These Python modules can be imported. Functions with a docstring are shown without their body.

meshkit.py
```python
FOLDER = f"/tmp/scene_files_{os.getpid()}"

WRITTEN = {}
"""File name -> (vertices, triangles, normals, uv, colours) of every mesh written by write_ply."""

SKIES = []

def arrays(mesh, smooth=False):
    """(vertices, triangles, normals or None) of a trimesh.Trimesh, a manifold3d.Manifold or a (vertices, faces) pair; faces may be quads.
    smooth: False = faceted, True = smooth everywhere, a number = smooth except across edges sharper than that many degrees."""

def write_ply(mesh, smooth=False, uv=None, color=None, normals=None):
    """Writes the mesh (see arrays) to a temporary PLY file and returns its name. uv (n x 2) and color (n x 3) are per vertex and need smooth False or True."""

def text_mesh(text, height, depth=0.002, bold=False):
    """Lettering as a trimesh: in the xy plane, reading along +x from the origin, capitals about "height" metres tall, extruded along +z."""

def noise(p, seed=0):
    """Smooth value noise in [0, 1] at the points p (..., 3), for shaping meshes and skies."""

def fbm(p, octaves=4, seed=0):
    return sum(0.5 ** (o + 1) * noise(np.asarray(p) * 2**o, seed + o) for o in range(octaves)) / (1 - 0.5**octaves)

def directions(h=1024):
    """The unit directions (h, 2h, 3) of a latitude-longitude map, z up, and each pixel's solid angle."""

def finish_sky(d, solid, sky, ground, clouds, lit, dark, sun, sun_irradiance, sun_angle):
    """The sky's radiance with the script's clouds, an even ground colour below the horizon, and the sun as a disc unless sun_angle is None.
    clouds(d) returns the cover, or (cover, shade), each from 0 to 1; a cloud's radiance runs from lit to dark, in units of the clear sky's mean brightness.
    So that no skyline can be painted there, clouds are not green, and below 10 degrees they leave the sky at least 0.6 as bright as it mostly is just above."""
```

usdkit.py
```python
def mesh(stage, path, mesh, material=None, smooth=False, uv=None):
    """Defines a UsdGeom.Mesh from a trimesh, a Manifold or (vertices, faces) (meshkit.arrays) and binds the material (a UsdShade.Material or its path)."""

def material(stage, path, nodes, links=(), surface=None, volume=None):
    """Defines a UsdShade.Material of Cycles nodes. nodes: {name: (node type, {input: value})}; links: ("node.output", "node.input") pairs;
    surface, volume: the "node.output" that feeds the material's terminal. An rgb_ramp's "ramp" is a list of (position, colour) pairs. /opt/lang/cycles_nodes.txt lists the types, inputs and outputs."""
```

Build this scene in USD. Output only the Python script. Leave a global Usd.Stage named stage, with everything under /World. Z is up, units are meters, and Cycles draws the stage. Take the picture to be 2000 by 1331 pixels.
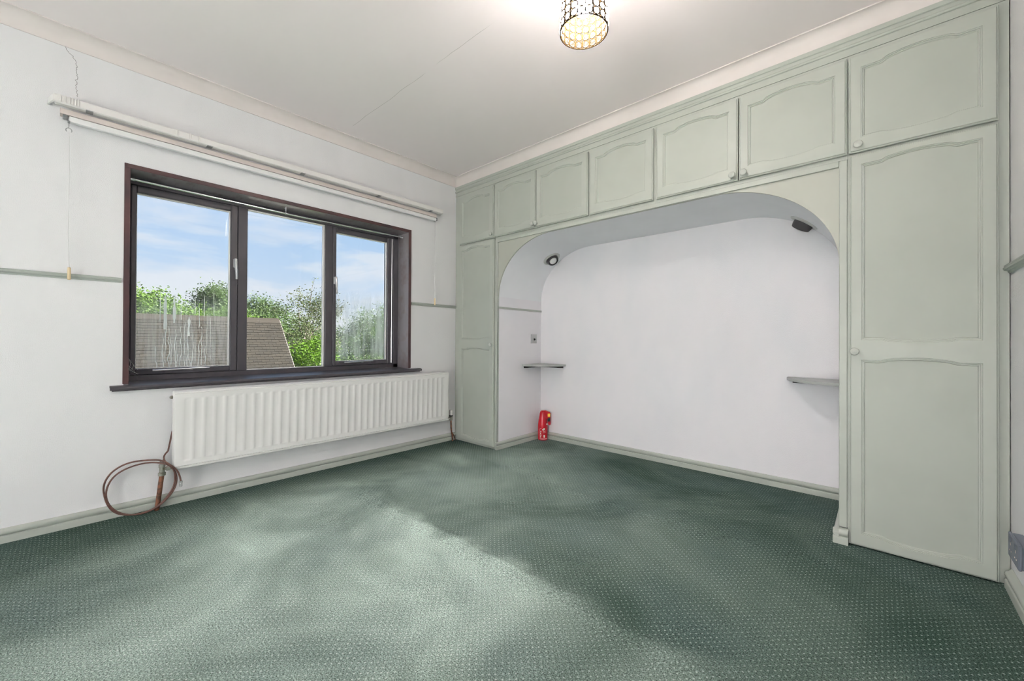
import math, random
import numpy as np, trimesh, usdkit, meshkit
from pxr import Usd, UsdGeom, UsdLux, UsdShade, Gf, Sdf
from shapely.geometry import Polygon, box as sbox
import manifold3d as m3

rng = np.random.default_rng(7)
random.seed(7)
stage = Usd.Stage.CreateInMemory()
UsdGeom.SetStageUpAxis(stage, 'Z')
UsdGeom.SetStageMetersPerUnit(stage, 1.0)
UsdGeom.Xform.Define(stage, '/World')
LK = '/World/Looks/'

# ------------------------------------------------------------------ camera
CAM = np.array([2.9943, 0.0, 0.95])
YAW, PITCH, ROLL, FPX = 0.7387, 0.0053, 0.00503, 790.64
fw = np.array([-math.sin(YAW), math.cos(YAW), 0]); rt = np.array([math.cos(YAW), math.sin(YAW), 0]); up = np.array([0, 0, 1.0])
fw, up = fw * math.cos(PITCH) + up * math.sin(PITCH), up * math.cos(PITCH) - fw * math.sin(PITCH)
rt, up = rt * math.cos(ROLL) + up * math.sin(ROLL), up * math.cos(ROLL) - rt * math.sin(ROLL)
cam = UsdGeom.Camera.Define(stage, '/World/camera')
cam.CreateHorizontalApertureAttr(36.0)
cam.CreateFocalLengthAttr(36.0 * FPX / 2000)
cam.CreateVerticalApertureOffsetAttr(-6.54 * 36.0 / 2000)
cam.CreateFStopAttr(0.0)
cam.CreateExposureAttr(0.98)
cam.CreateClippingRangeAttr(Gf.Vec2f(0.02, 1000))
cam.AddTransformOp().Set(Gf.Matrix4d(*rt, 0, *up, 0, *(-fw), 0, *CAM, 1))

# ------------------------------------------------------------------ sky and sun
sky = usdkit.material(stage, LK + 'sky', {
    "t": ("texture_coordinate", {}), "s": ("separate_xyz", {}),
    "r": ("rgb_ramp", {"ramp": [(0, (.76, .83, .95)), (.08, (.68, .80, .96)), (.16, (.55, .73, .97)), (.28, (.43, .65, .96)), (.5, (.30, .52, .90)), (1, (.18, .37, .78))]}),
    "mp": ("mapping", {"scale": (2.2, 2.2, 9.0), "location": (3.1, 1.7, 0.35)}),
    "n": ("noise_texture", {"scale": 1.6, "detail": 4.0, "roughness": .58, "distortion": .35}),
    "cr": ("map_range", {"from_min": .42, "from_max": .57, "to_min": 0.0, "to_max": .9, "clamp": True}),
    "lo": ("map_range", {"from_min": .02, "from_max": .36, "to_min": 1.0, "to_max": .5, "clamp": True}),
    "mu": ("math", {"math_type": "multiply"}),
    "mx": ("mix", {"mix_type": "mix", "color2": (.88, .91, .97)}),
    "b": ("background_shader", {"strength": 0.505})},
    [("t.generated", "s.vector"), ("s.z", "r.fac"), ("t.generated", "mp.vector"), ("mp.vector", "n.vector"), ("n.fac", "cr.value"),
     ("s.z", "lo.value"), ("cr.result", "mu.value1"), ("lo.result", "mu.value2"), ("mu.value", "mx.fac"), ("r.color", "mx.color1"), ("mx.color", "b.color")],
    surface="b.background")
dome = UsdLux.DomeLight.Define(stage, '/World/sky')
UsdShade.MaterialBindingAPI.Apply(dome.GetPrim()).Bind(sky)

SUN_DIR = np.array([-.47, -.75, -.46]); SUN_DIR /= np.linalg.norm(SUN_DIR)     # the way the sunlight travels
sun = UsdLux.DistantLight.Define(stage, '/World/sun')
sun.CreateIntensityAttr(9.9); sun.GetPrim().CreateAttribute('inputs:normalize', Sdf.ValueTypeNames.Bool).Set(True); sun.CreateAngleAttr(0.53); sun.CreateColorAttr(Gf.Vec3f(1.0, .95, .96))
zax = -SUN_DIR; xax = np.cross([0, 0, 1.0], zax); xax /= np.linalg.norm(xax); yax = np.cross(zax, xax)
sun.AddTransformOp().Set(Gf.Matrix4d(*xax, 0, *yax, 0, *zax, 0, 0, 0, 0, 1))
BULB = 860.0

# ------------------------------------------------------------------ helpers
used = {}
def npath(parent, name):
    base = (str(parent.GetPath()) if parent is not None else '/World') + '/' + name
    k = used.get(base, 0); used[base] = k + 1
    return base if k == 0 else f'{base}_{k:03d}'
def tag(o, label=None, cat=None, group=None, kind=None):
    for k, v in (('label', label), ('category', cat), ('group', group), ('kind', kind)):
        if v: o.SetCustomDataByKey(k, v)
    return o
def thing(name, label, cat, loc=(0, 0, 0), group=None, kind=None):
    x = UsdGeom.Xform.Define(stage, npath(None, name)); x.AddTranslateOp().Set(Gf.Vec3d(*map(float, loc)))
    o = tag(x.GetPrim(), label, cat, group, kind); O[str(o.GetPath())] = np.array(loc, float)
    return o
O = {}
def obj(name, mesh, mat, parent=None, label=None, cat=None, kind=None, smooth=35, group=None):
    """One Mesh prim; the mesh is given in world coordinates and put under its thing."""
    v, f, n = meshkit.arrays(mesh, smooth) if smooth is not False else meshkit.arrays(mesh)
    off = np.zeros(3)
    if parent is not None:
        p = parent.GetPath()
        while str(p) not in O and str(p) != '/World': p = p.GetParentPath()
        off = O.get(str(p), off)
    m = trimesh.Trimesh(v - off, f, process=False)
    path = npath(parent, name)
    q = usdkit.mesh(stage, path, m, mat)
    if n is not None:
        q.CreateNormalsAttr(np_vec(n)); q.SetNormalsInterpolation('vertex')
    return tag(q.GetPrim(), label, cat, group, kind)
from pxr import Vt
def np_vec(n): return Vt.Vec3fArray.FromNumpy(np.asarray(n, np.float32))
def cat(*ms): return trimesh.util.concatenate([m for m in ms if m is not None])
def B(x0, x1, y0, y1, z0, z1, c=0.0):
    """A box, its edges chamfered by c."""
    if c <= 0:
        b = trimesh.creation.box([x1 - x0, y1 - y0, z1 - z0]); b.apply_translation([(x0 + x1) / 2, (y0 + y1) / 2, (z0 + z1) / 2]); return b
    P = []
    for sx in (0, 1):
        for sy in (0, 1):
            for sz in (0, 1):
                for k in range(3):
                    q = [(x0 + c, x1 - c)[sx], (y0 + c, y1 - c)[sy], (z0 + c, z1 - c)[sz]]
                    q[k] = ((x0, x1)[sx], (y0, y1)[sy], (z0, z1)[sz])[k]; P.append(q)
    return trimesh.Trimesh(np.array(P)).convex_hull
def prism(poly, a0, a1, axis):
    """A shapely polygon extruded along an axis: 'x' takes (y, z), 'y' takes (x, z), 'z' takes (x, y)."""
    m = trimesh.creation.extrude_polygon(poly, a1 - a0, engine='earcut'); v = m.vertices.copy()
    if axis == 'x': m.vertices = np.c_[v[:, 2] + a0, v[:, 0], v[:, 1]]
    elif axis == 'y': m.vertices = np.c_[v[:, 0], v[:, 2] + a0, v[:, 1]]; m.invert()
    else: m.vertices = np.c_[v[:, 0], v[:, 1], v[:, 2] + a0]
    return m
def tube(pts, r, n=10, closed=False, caps=True):
    pts = np.asarray(pts, float); k = len(pts); rr = np.broadcast_to(r, (k,))
    t = np.gradient(pts, axis=0) if not closed else np.roll(pts, -1, 0) - np.roll(pts, 1, 0)
    t /= np.maximum(np.linalg.norm(t, axis=1, keepdims=True), 1e-9)
    a = np.array([0, 0, 1.0]) if abs(t[0][2]) < .9 else np.array([1.0, 0, 0]); V = []
    for i in range(k):
        a = a - t[i] * (a @ t[i]); a /= np.linalg.norm(a); b = np.cross(t[i], a)
        an = np.arange(n) * 2 * math.pi / n
        V.append(pts[i] + rr[i] * (np.cos(an)[:, None] * a + np.sin(an)[:, None] * b))
    V = np.vstack(V); F = []
    for i in range(k if closed else k - 1):
        j = (i + 1) % k
        for q in range(n):
            w = (q + 1) % n; F += [[i * n + q, i * n + w, j * n + w], [i * n + q, j * n + w, j * n + q]]
    if caps and not closed:
        c0, c1 = len(V), len(V) + 1; V = np.vstack([V, pts[0], pts[-1]])
        for q in range(n):
            w = (q + 1) % n; F += [[c0, w, q], [c1, (k - 1) * n + q, (k - 1) * n + w]]
    return trimesh.Trimesh(V, F, process=False)
def spline(pts, n=60):
    from scipy.interpolate import CubicSpline
    pts = np.asarray(pts, float); s = np.r_[0, np.cumsum(np.linalg.norm(np.diff(pts, axis=0), axis=1))]
    return CubicSpline(s, pts)(np.linspace(0, s[-1], n))
def lathe(prof, c, axis='z', n=24):
    """prof: (radius, height) pairs, turned about an axis through c."""
    prof = np.asarray(prof, float); an = np.arange(n) * 2 * math.pi / n; k = len(prof)
    V = np.array([[r * math.cos(a), r * math.sin(a), h] for r, h in prof for a in an]); F = []
    for i in range(k - 1):
        for q in range(n):
            w = (q + 1) % n; F += [[i * n + q, i * n + w, (i + 1) * n + w], [i * n + q, (i + 1) * n + w, (i + 1) * n + q]]
    V = np.vstack([V, [0, 0, prof[0][1]], [0, 0, prof[-1][1]]])
    for q in range(n):
        w = (q + 1) % n; F += [[k * n, w, q], [k * n + 1, (k - 1) * n + q, (k - 1) * n + w]]
    m = trimesh.Trimesh(V, F, process=False)
    if isinstance(axis, str):
        R = {'z': np.eye(3), 'x': np.array([[0, 0, 1], [1, 0, 0], [0, 1, 0.]]), '-y': np.array([[1, 0, 0], [0, 0, -1], [0, 1, 0.]]), '-z': np.diag([1, -1, -1.])}[axis]
    else:
        d = np.asarray(axis, float); d /= np.linalg.norm(d); R = trimesh.geometry.align_vectors([0, 0, 1], d)[:3, :3]
    m.vertices = m.vertices @ R.T + np.asarray(c, float)
    return m
def sweep(prof, a0, a1, axis):
    """A closed (u, z) profile run along x or y. axis 'y': u is x; axis 'x': u is y."""
    p = Polygon(prof)
    if not p.exterior.is_ccw: p = Polygon(list(prof)[::-1])
    return prism(p, a0, a1, 'y' if axis == 'y' else 'x')

# ------------------------------------------------------------------ materials
def mat(name, col, rough=.5, bump=None, var=None, metal=0.0, spec=.5, sheen=0.0, extra=None, fine=None, aniso=(1, 1, 1), coat=0.0):
    """bump = (scale, strength, distance); var = (scale, second colour, low, high); fine = (scale, strength, distance) a second relief."""
    N = {"p": ("principled_bsdf", {"base_color": col, "roughness": rough, "metallic": metal, "specular_ior_level": spec, "sheen_weight": sheen, "coat_weight": coat, **(extra or {})}), "g": ("geometry", {}), "m": ("mapping", {"scale": aniso})}
    L = [("g.position", "m.vector")]
    if spec <= .25 and metal == 0:          # matt surfaces: plain diffuse
        N["p"] = ("diffuse_bsdf", {"color": col})
    colour = "p.color" if N["p"][0] == "diffuse_bsdf" else "p.base_color"
    if var:
        N["vn"] = ("noise_texture", {"scale": var[0], "detail": 2.0, "roughness": .6}); N["vr"] = ("map_range", {"from_min": var[2], "from_max": var[3], "clamp": True}); N["vm"] = ("mix", {"color1": col, "color2": var[1]})
        L += [("m.vector", "vn.vector"), ("vn.fac", "vr.value"), ("vr.result", "vm.fac"), ("vm.color", colour)]
    if bump:
        N["bn"] = ("noise_texture", {"scale": bump[0], "detail": 1.0}); N["bb"] = ("bump", {"strength": bump[1], "distance": bump[2]})
        L += [("m.vector", "bn.vector"), ("bn.fac", "bb.height"), ("bb.normal", "p.normal")]
    if fine:
        N["fn"] = ("noise_texture", {"scale": fine[0], "detail": 1.0}); N["fb"] = ("bump", {"strength": fine[1], "distance": fine[2]})
        L += [("g.position", "fn.vector"), ("fn.fac", "fb.height"), ("fb.normal", "p.normal")]
        if bump: L += [("bb.normal", "fb.normal")]; L.remove(("bb.normal", "p.normal"))
    return usdkit.material(stage, LK + name, N, L, surface="p.BSDF")

M_wall = mat('wall_paper', (.80, .795, .795), .75, var=(2.2, (.765, .762, .765), .5, .75), spec=.25, aniso=(1, 1.6, .8), fine=(260, .45, .0018))
M_alc = mat('alcove_paper', (.88, .86, .88), .75, var=(2.0, (.835, .835, .86), .45, .75), spec=.25, aniso=(1.6, 1, .8), fine=(260, .45, .0018))
M_soffit = mat('soffit_paint', (.88, .895, .91), .7, bump=(30, .3, .004), var=(3.0, (.85, .865, .88), .4, .7), spec=.25)
M_cove = mat('coving_paint', (.79, .735, .70), .7, bump=(14, .2, .004), var=(6.0, (.76, .705, .67), .45, .7), spec=.25)
SAGE = (.47, .50, .447)
M_sage = mat('sage_paint', SAGE, .42, var=(7, (.446, .475, .424), .5, .8), spec=.4)
M_sage2 = mat('sage_panel', (.456, .486, .433), .5, var=(5, (.437, .465, .413), .45, .75), spec=.35)
M_dado = mat('dado_paint', (.42, .455, .41), .45, bump=(60, .2, .001), spec=.4)
M_wood = mat('dark_varnish', (.070, .064, .074), .42, bump=(40, .10, .001), var=(9, (.088, .078, .086), .45, .8), spec=.5, aniso=(1, 4, 1))
M_line = mat('glossy_lining', (.28, .255, .27), .25, bump=(25, .06, .001), var=(9, (.22, .16, .165), .5, .8), spec=.8, aniso=(1, 4, 1), coat=1.0, extra={"coat_roughness": .13, "coat_ior": 1.9})
M_edge = mat('red_brown_edge', (.10, .045, .044), .4, bump=(40, .25, .002), var=(18, (.05, .03, .035), .4, .7), spec=.5, aniso=(1, .3, .3))
M_rad = mat('radiator_enamel', (.82, .81, .785), .35, spec=.45)
M_plastic = mat('white_plastic', (.80, .78, .75), .4, spec=.5)
M_batten = mat('bare_batten', (.70, .625, .58), .7, bump=(60, .3, .002), var=(9, (.62, .54, .50), .4, .7), aniso=(1, .15, 1))
M_blind = mat('blind_white', (.80, .80, .79), .5)
M_clip = mat('zinc_clip', (.33, .34, .34), .4, metal=.6)
M_chrome = mat('chrome', (.75, .76, .78), .18, metal=1.0)
M_alu = mat('handle_alloy', (.72, .72, .73), .3, metal=.9)
M_brass = mat('valve_brass', (.55, .53, .48), .3, metal=1.0, var=(60, (.35, .30, .22), .5, .7))
M_copper = mat('old_copper', (.30, .13, .08), .5, metal=.6, var=(40, (.12, .07, .05), .45, .65))
M_hose = mat('brown_hose', (.15, .075, .06), .42, metal=.25, var=(30, (.22, .11, .085), .45, .7))
M_black = mat('black_plastic', (.02, .02, .021), .45)
M_dark = mat('dark_eyeball', (.075, .07, .075), .45, spec=.4)
M_grey = mat('grey_shelf', (.42, .44, .42), .45, bump=(50, .15, .001))
M_batt = mat('shelf_batten', (.05, .045, .045), .7)
M_steel = mat('brushed_steel', (.48, .49, .48), .4, metal=.7)
M_sock = mat('slate_socket', (.17, .19, .23), .5)
M_red = mat('extinguisher_red', (.62, .008, .022), .3, spec=.5, coat=.3)
M_label = mat('pink_label', (.78, .42, .42), .5)
M_cream = mat('label_print', (.80, .68, .62), .5)
M_yellow = mat('yellow_tag', (.85, .52, .05), .5)
M_pull = mat('wooden_pull', (.78, .62, .38), .5)
M_cord = mat('white_cord', (.78, .78, .77), .7)
M_gold = usdkit.material(stage, LK + 'gold_wire', {"d": ("diffuse_bsdf", {"color": (.0135, .0078, .0027)})}, [], surface="d.BSDF")
M_bulbw = mat('opal_bulb', (.80, .80, .78), .3)
M_grass = mat('lawn', (.022, .038, .011), .9, var=(1.5, (.03, .045, .013), .4, .7), bump=(30, .5, .02))
M_brick = mat('rendered_wall', (.09, .083, .07), .8, bump=(40, .3, .004))
M_tiles = [mat(f'clay_tile_{a}', c, .85, bump=(60, .35, .003), var=(25, tuple(x * .72 for x in c), .45, .75), spec=.2) for a, c in zip('abcd', [(.0178, .0164, .0130), (.0160, .0150, .0122), (.0190, .0173, .0136), (.0168, .0155, .0123)])]
M_ridge = mat('ridge_tile', (.021, .0188, .015), .85, bump=(60, .4, .004), spec=.2)
M_mortar = mat('lime_mortar', (.07, .064, .053), .9)
M_under = mat('roof_batten', (.03, .027, .024), .9)
M_bark = mat('bark', (.06, .048, .035), .9, bump=(30, .6, .01))

def leaf(name, a, b):
    N = {"g": ("geometry", {}), "r": ("rgb_ramp", {"ramp": [(0, a), (1, b)]}), "d": ("diffuse_bsdf", {}), "t": ("translucent_bsdf", {}), "x": ("mix_closure", {"fac": .48}), "gl": ("glossy_bsdf", {"roughness": .45, "color": (.5, .5, .5)}), "x2": ("mix_closure", {"fac": .015})}
    return usdkit.material(stage, LK + name, N, [("g.random_per_island", "r.fac"), ("r.color", "d.color"), ("r.color", "t.color"), ("d.BSDF", "x.closure1"), ("t.BSDF", "x.closure2"), ("x.closure", "x2.closure1"), ("gl.BSDF", "x2.closure2")], surface="x2.closure")
L_bright = leaf('leaf_bright', (.050, .092, .013), (.115, .165, .035))
L_mid = leaf('leaf_mid', (.042, .072, .018), (.09, .12, .042))
L_dark = leaf('leaf_dark', (.040, .065, .024), (.085, .11, .05))
L_sparse = leaf('leaf_sparse', (.05, .065, .025), (.09, .10, .045))
L_laurel = leaf('leaf_laurel', (.052, .105, .008), (.135, .185, .025))

def pane(name, mist=None):
    """Clear glass; mist = (fac, y0, y1, z0, z1): a milky condensation patch between those heights."""
    N = {"lw": ("layer_weight", {"blend": .5}), "pw": ("math", {"math_type": "power", "value2": 5.0}), "f": ("math", {"math_type": "multiply_add", "value2": .92, "value3": .04}), "tr": ("transparent_bsdf", {"color": (.97, .98, .98)}), "gl": ("glossy_bsdf", {"roughness": .0, "color": (1, 1, 1)}), "x": ("mix_closure", {})}
    L = [("lw.facing", "pw.value1"), ("pw.value", "f.value1"), ("f.value", "x.fac"), ("tr.BSDF", "x.closure1"), ("gl.BSDF", "x.closure2")]; out = "x.closure"
    if mist:
        k, y0, y1, z0, z1 = mist
        N |= {"g": ("geometry", {}), "s": ("separate_xyz", {}), "mp": ("mapping", {"scale": (1, 26, 1.6)}), "n": ("noise_texture", {"scale": 1.0, "detail": 3.0, "roughness": .65}),
              "nr": ("map_range", {"from_min": .35, "from_max": .75, "clamp": True}),
              "za": ("map_range", {"range_type": "smoothstep", "from_min": z1, "from_max": z1 - .16, "clamp": True}), "zb": ("map_range", {"range_type": "smoothstep", "from_min": z0, "from_max": z0 + .14, "clamp": True}),
              "ya": ("map_range", {"range_type": "smoothstep", "from_min": y0, "from_max": y0 + .12, "clamp": True}), "yb": ("map_range", {"range_type": "smoothstep", "from_min": y1, "from_max": y1 - .12, "clamp": True}),
              "m1": ("math", {"math_type": "multiply"}), "m2": ("math", {"math_type": "multiply"}), "m3": ("math", {"math_type": "multiply"}), "m4": ("math", {"math_type": "multiply"}), "m5": ("math", {"math_type": "multiply", "value2": k}),
              "df": ("diffuse_bsdf", {"color": (.92, .94, .92)}), "tl": ("translucent_bsdf", {"color": (.95, .97, .95)}), "mm": ("mix_closure", {"fac": .65}), "x9": ("mix_closure", {})}
        L += [("g.position", "s.vector"), ("g.position", "mp.vector"), ("mp.vector", "n.vector"), ("n.fac", "nr.value"), ("s.z", "za.value"), ("s.z", "zb.value"), ("s.y", "ya.value"), ("s.y", "yb.value"),
              ("za.result", "m1.value1"), ("zb.result", "m1.value2"), ("ya.result", "m2.value1"), ("yb.result", "m2.value2"), ("m1.value", "m3.value1"), ("m2.value", "m3.value2"), ("m3.value", "m4.value1"), ("nr.result", "m4.value2"), ("m4.value", "m5.value1"),
              ("df.BSDF", "mm.closure1"), ("tl.BSDF", "mm.closure2"), ("x.closure", "x9.closure1"), ("mm.closure", "x9.closure2"), ("m5.value", "x9.fac")]; out = "x9.closure"
    return usdkit.material(stage, LK + name, N, L, surface=out)
M_pane = pane('clear_pane')
M_pane1 = pane('misted_pane_a', (.30, .22, .78, .70, 1.24))
M_pane3 = pane('misted_pane_c', (.5, 1.38, 1.92, .72, 1.36))
M_streak = usdkit.material(stage, LK + 'condensation_run', {"d": ("diffuse_bsdf", {"color": (.95, .95, .92)}), "t": ("translucent_bsdf", {"color": (.98, .98, .95)}), "x": ("mix_closure", {"fac": .7}), "c": ("transparent_bsdf", {}), "y": ("mix_closure", {"fac": .82})},
    [("d.BSDF", "x.closure1"), ("t.BSDF", "x.closure2"), ("c.BSDF", "y.closure1"), ("x.closure", "y.closure2")], surface="y.closure")
M_bead = usdkit.material(stage, LK + 'glass_bead', {"lw": ("layer_weight", {"blend": .5}), "pw": ("math", {"math_type": "power", "value2": 5.0}), "f": ("math", {"math_type": "multiply_add", "value2": .92, "value3": .04}), "tr": ("transparent_bsdf", {"color": (.54, .52, .47)}), "tl": ("translucent_bsdf", {"color": (.52, .49, .42)}), "a": ("mix_closure", {"fac": .75}), "gl": ("glossy_bsdf", {"roughness": .05}), "x": ("mix_closure", {})},
    [("tr.BSDF", "a.closure1"), ("tl.BSDF", "a.closure2"), ("lw.facing", "pw.value1"), ("pw.value", "f.value1"), ("f.value", "x.fac"), ("a.closure", "x.closure1"), ("gl.BSDF", "x.closure2")], surface="x.closure")

# ceiling: warm off-white with one hairline joint between the boards
M_ceil = usdkit.material(stage, LK + 'ceiling_paint', {
    "p": ("diffuse_bsdf", {}), "g": ("geometry", {}), "s": ("separate_xyz", {}),
    "wn": ("noise_texture", {"scale": 5.0, "detail": 4.0}), "wo": ("math", {"math_type": "multiply_add", "value2": .022, "value3": -1.375}), "ad": ("math", {"math_type": "add"}), "ab": ("math", {"math_type": "absolute"}),
    "ln": ("map_range", {"from_min": .0006, "from_max": .0016, "to_min": .55, "to_max": 0, "clamp": True}), "gt": ("math", {"math_type": "greater_than", "value2": .2}), "mu": ("math", {"math_type": "multiply"}),
    "br": ("noise_texture", {"scale": 3.0, "detail": 2.0}), "bk": ("map_range", {"from_min": .38, "from_max": .5, "clamp": True}), "mu2": ("math", {"math_type": "multiply"}),
    "vn": ("noise_texture", {"scale": 1.4, "detail": 2.0}), "vm": ("mix", {"color1": (.95, .885, .875), "color2": (.935, .87, .855)}), "cm": ("mix", {"color2": (.33, .29, .25)}),
    "bn": ("noise_texture", {"scale": 20.0, "detail": 1.0}), "bb": ("bump", {"strength": .15, "distance": .004})},
    [("g.position", "s.vector"), ("g.position", "wn.vector"), ("wn.fac", "wo.value1"), ("wo.value", "ad.value1"), ("s.y", "ad.value2"), ("ad.value", "ab.value1"), ("ab.value", "ln.value"), ("s.x", "gt.value1"), ("ln.result", "mu.value1"), ("gt.value", "mu.value2"),
     ("g.position", "br.vector"), ("br.fac", "bk.value"), ("mu.value", "mu2.value1"), ("bk.result", "mu2.value2"),
     ("g.position", "vn.vector"), ("vn.fac", "vm.fac"), ("vm.color", "cm.color1"), ("mu2.value", "cm.fac"), ("cm.color", "p.color"), ("g.position", "bn.vector"), ("bn.fac", "bb.height"), ("bb.normal", "p.normal")], surface="p.BSDF")

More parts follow.
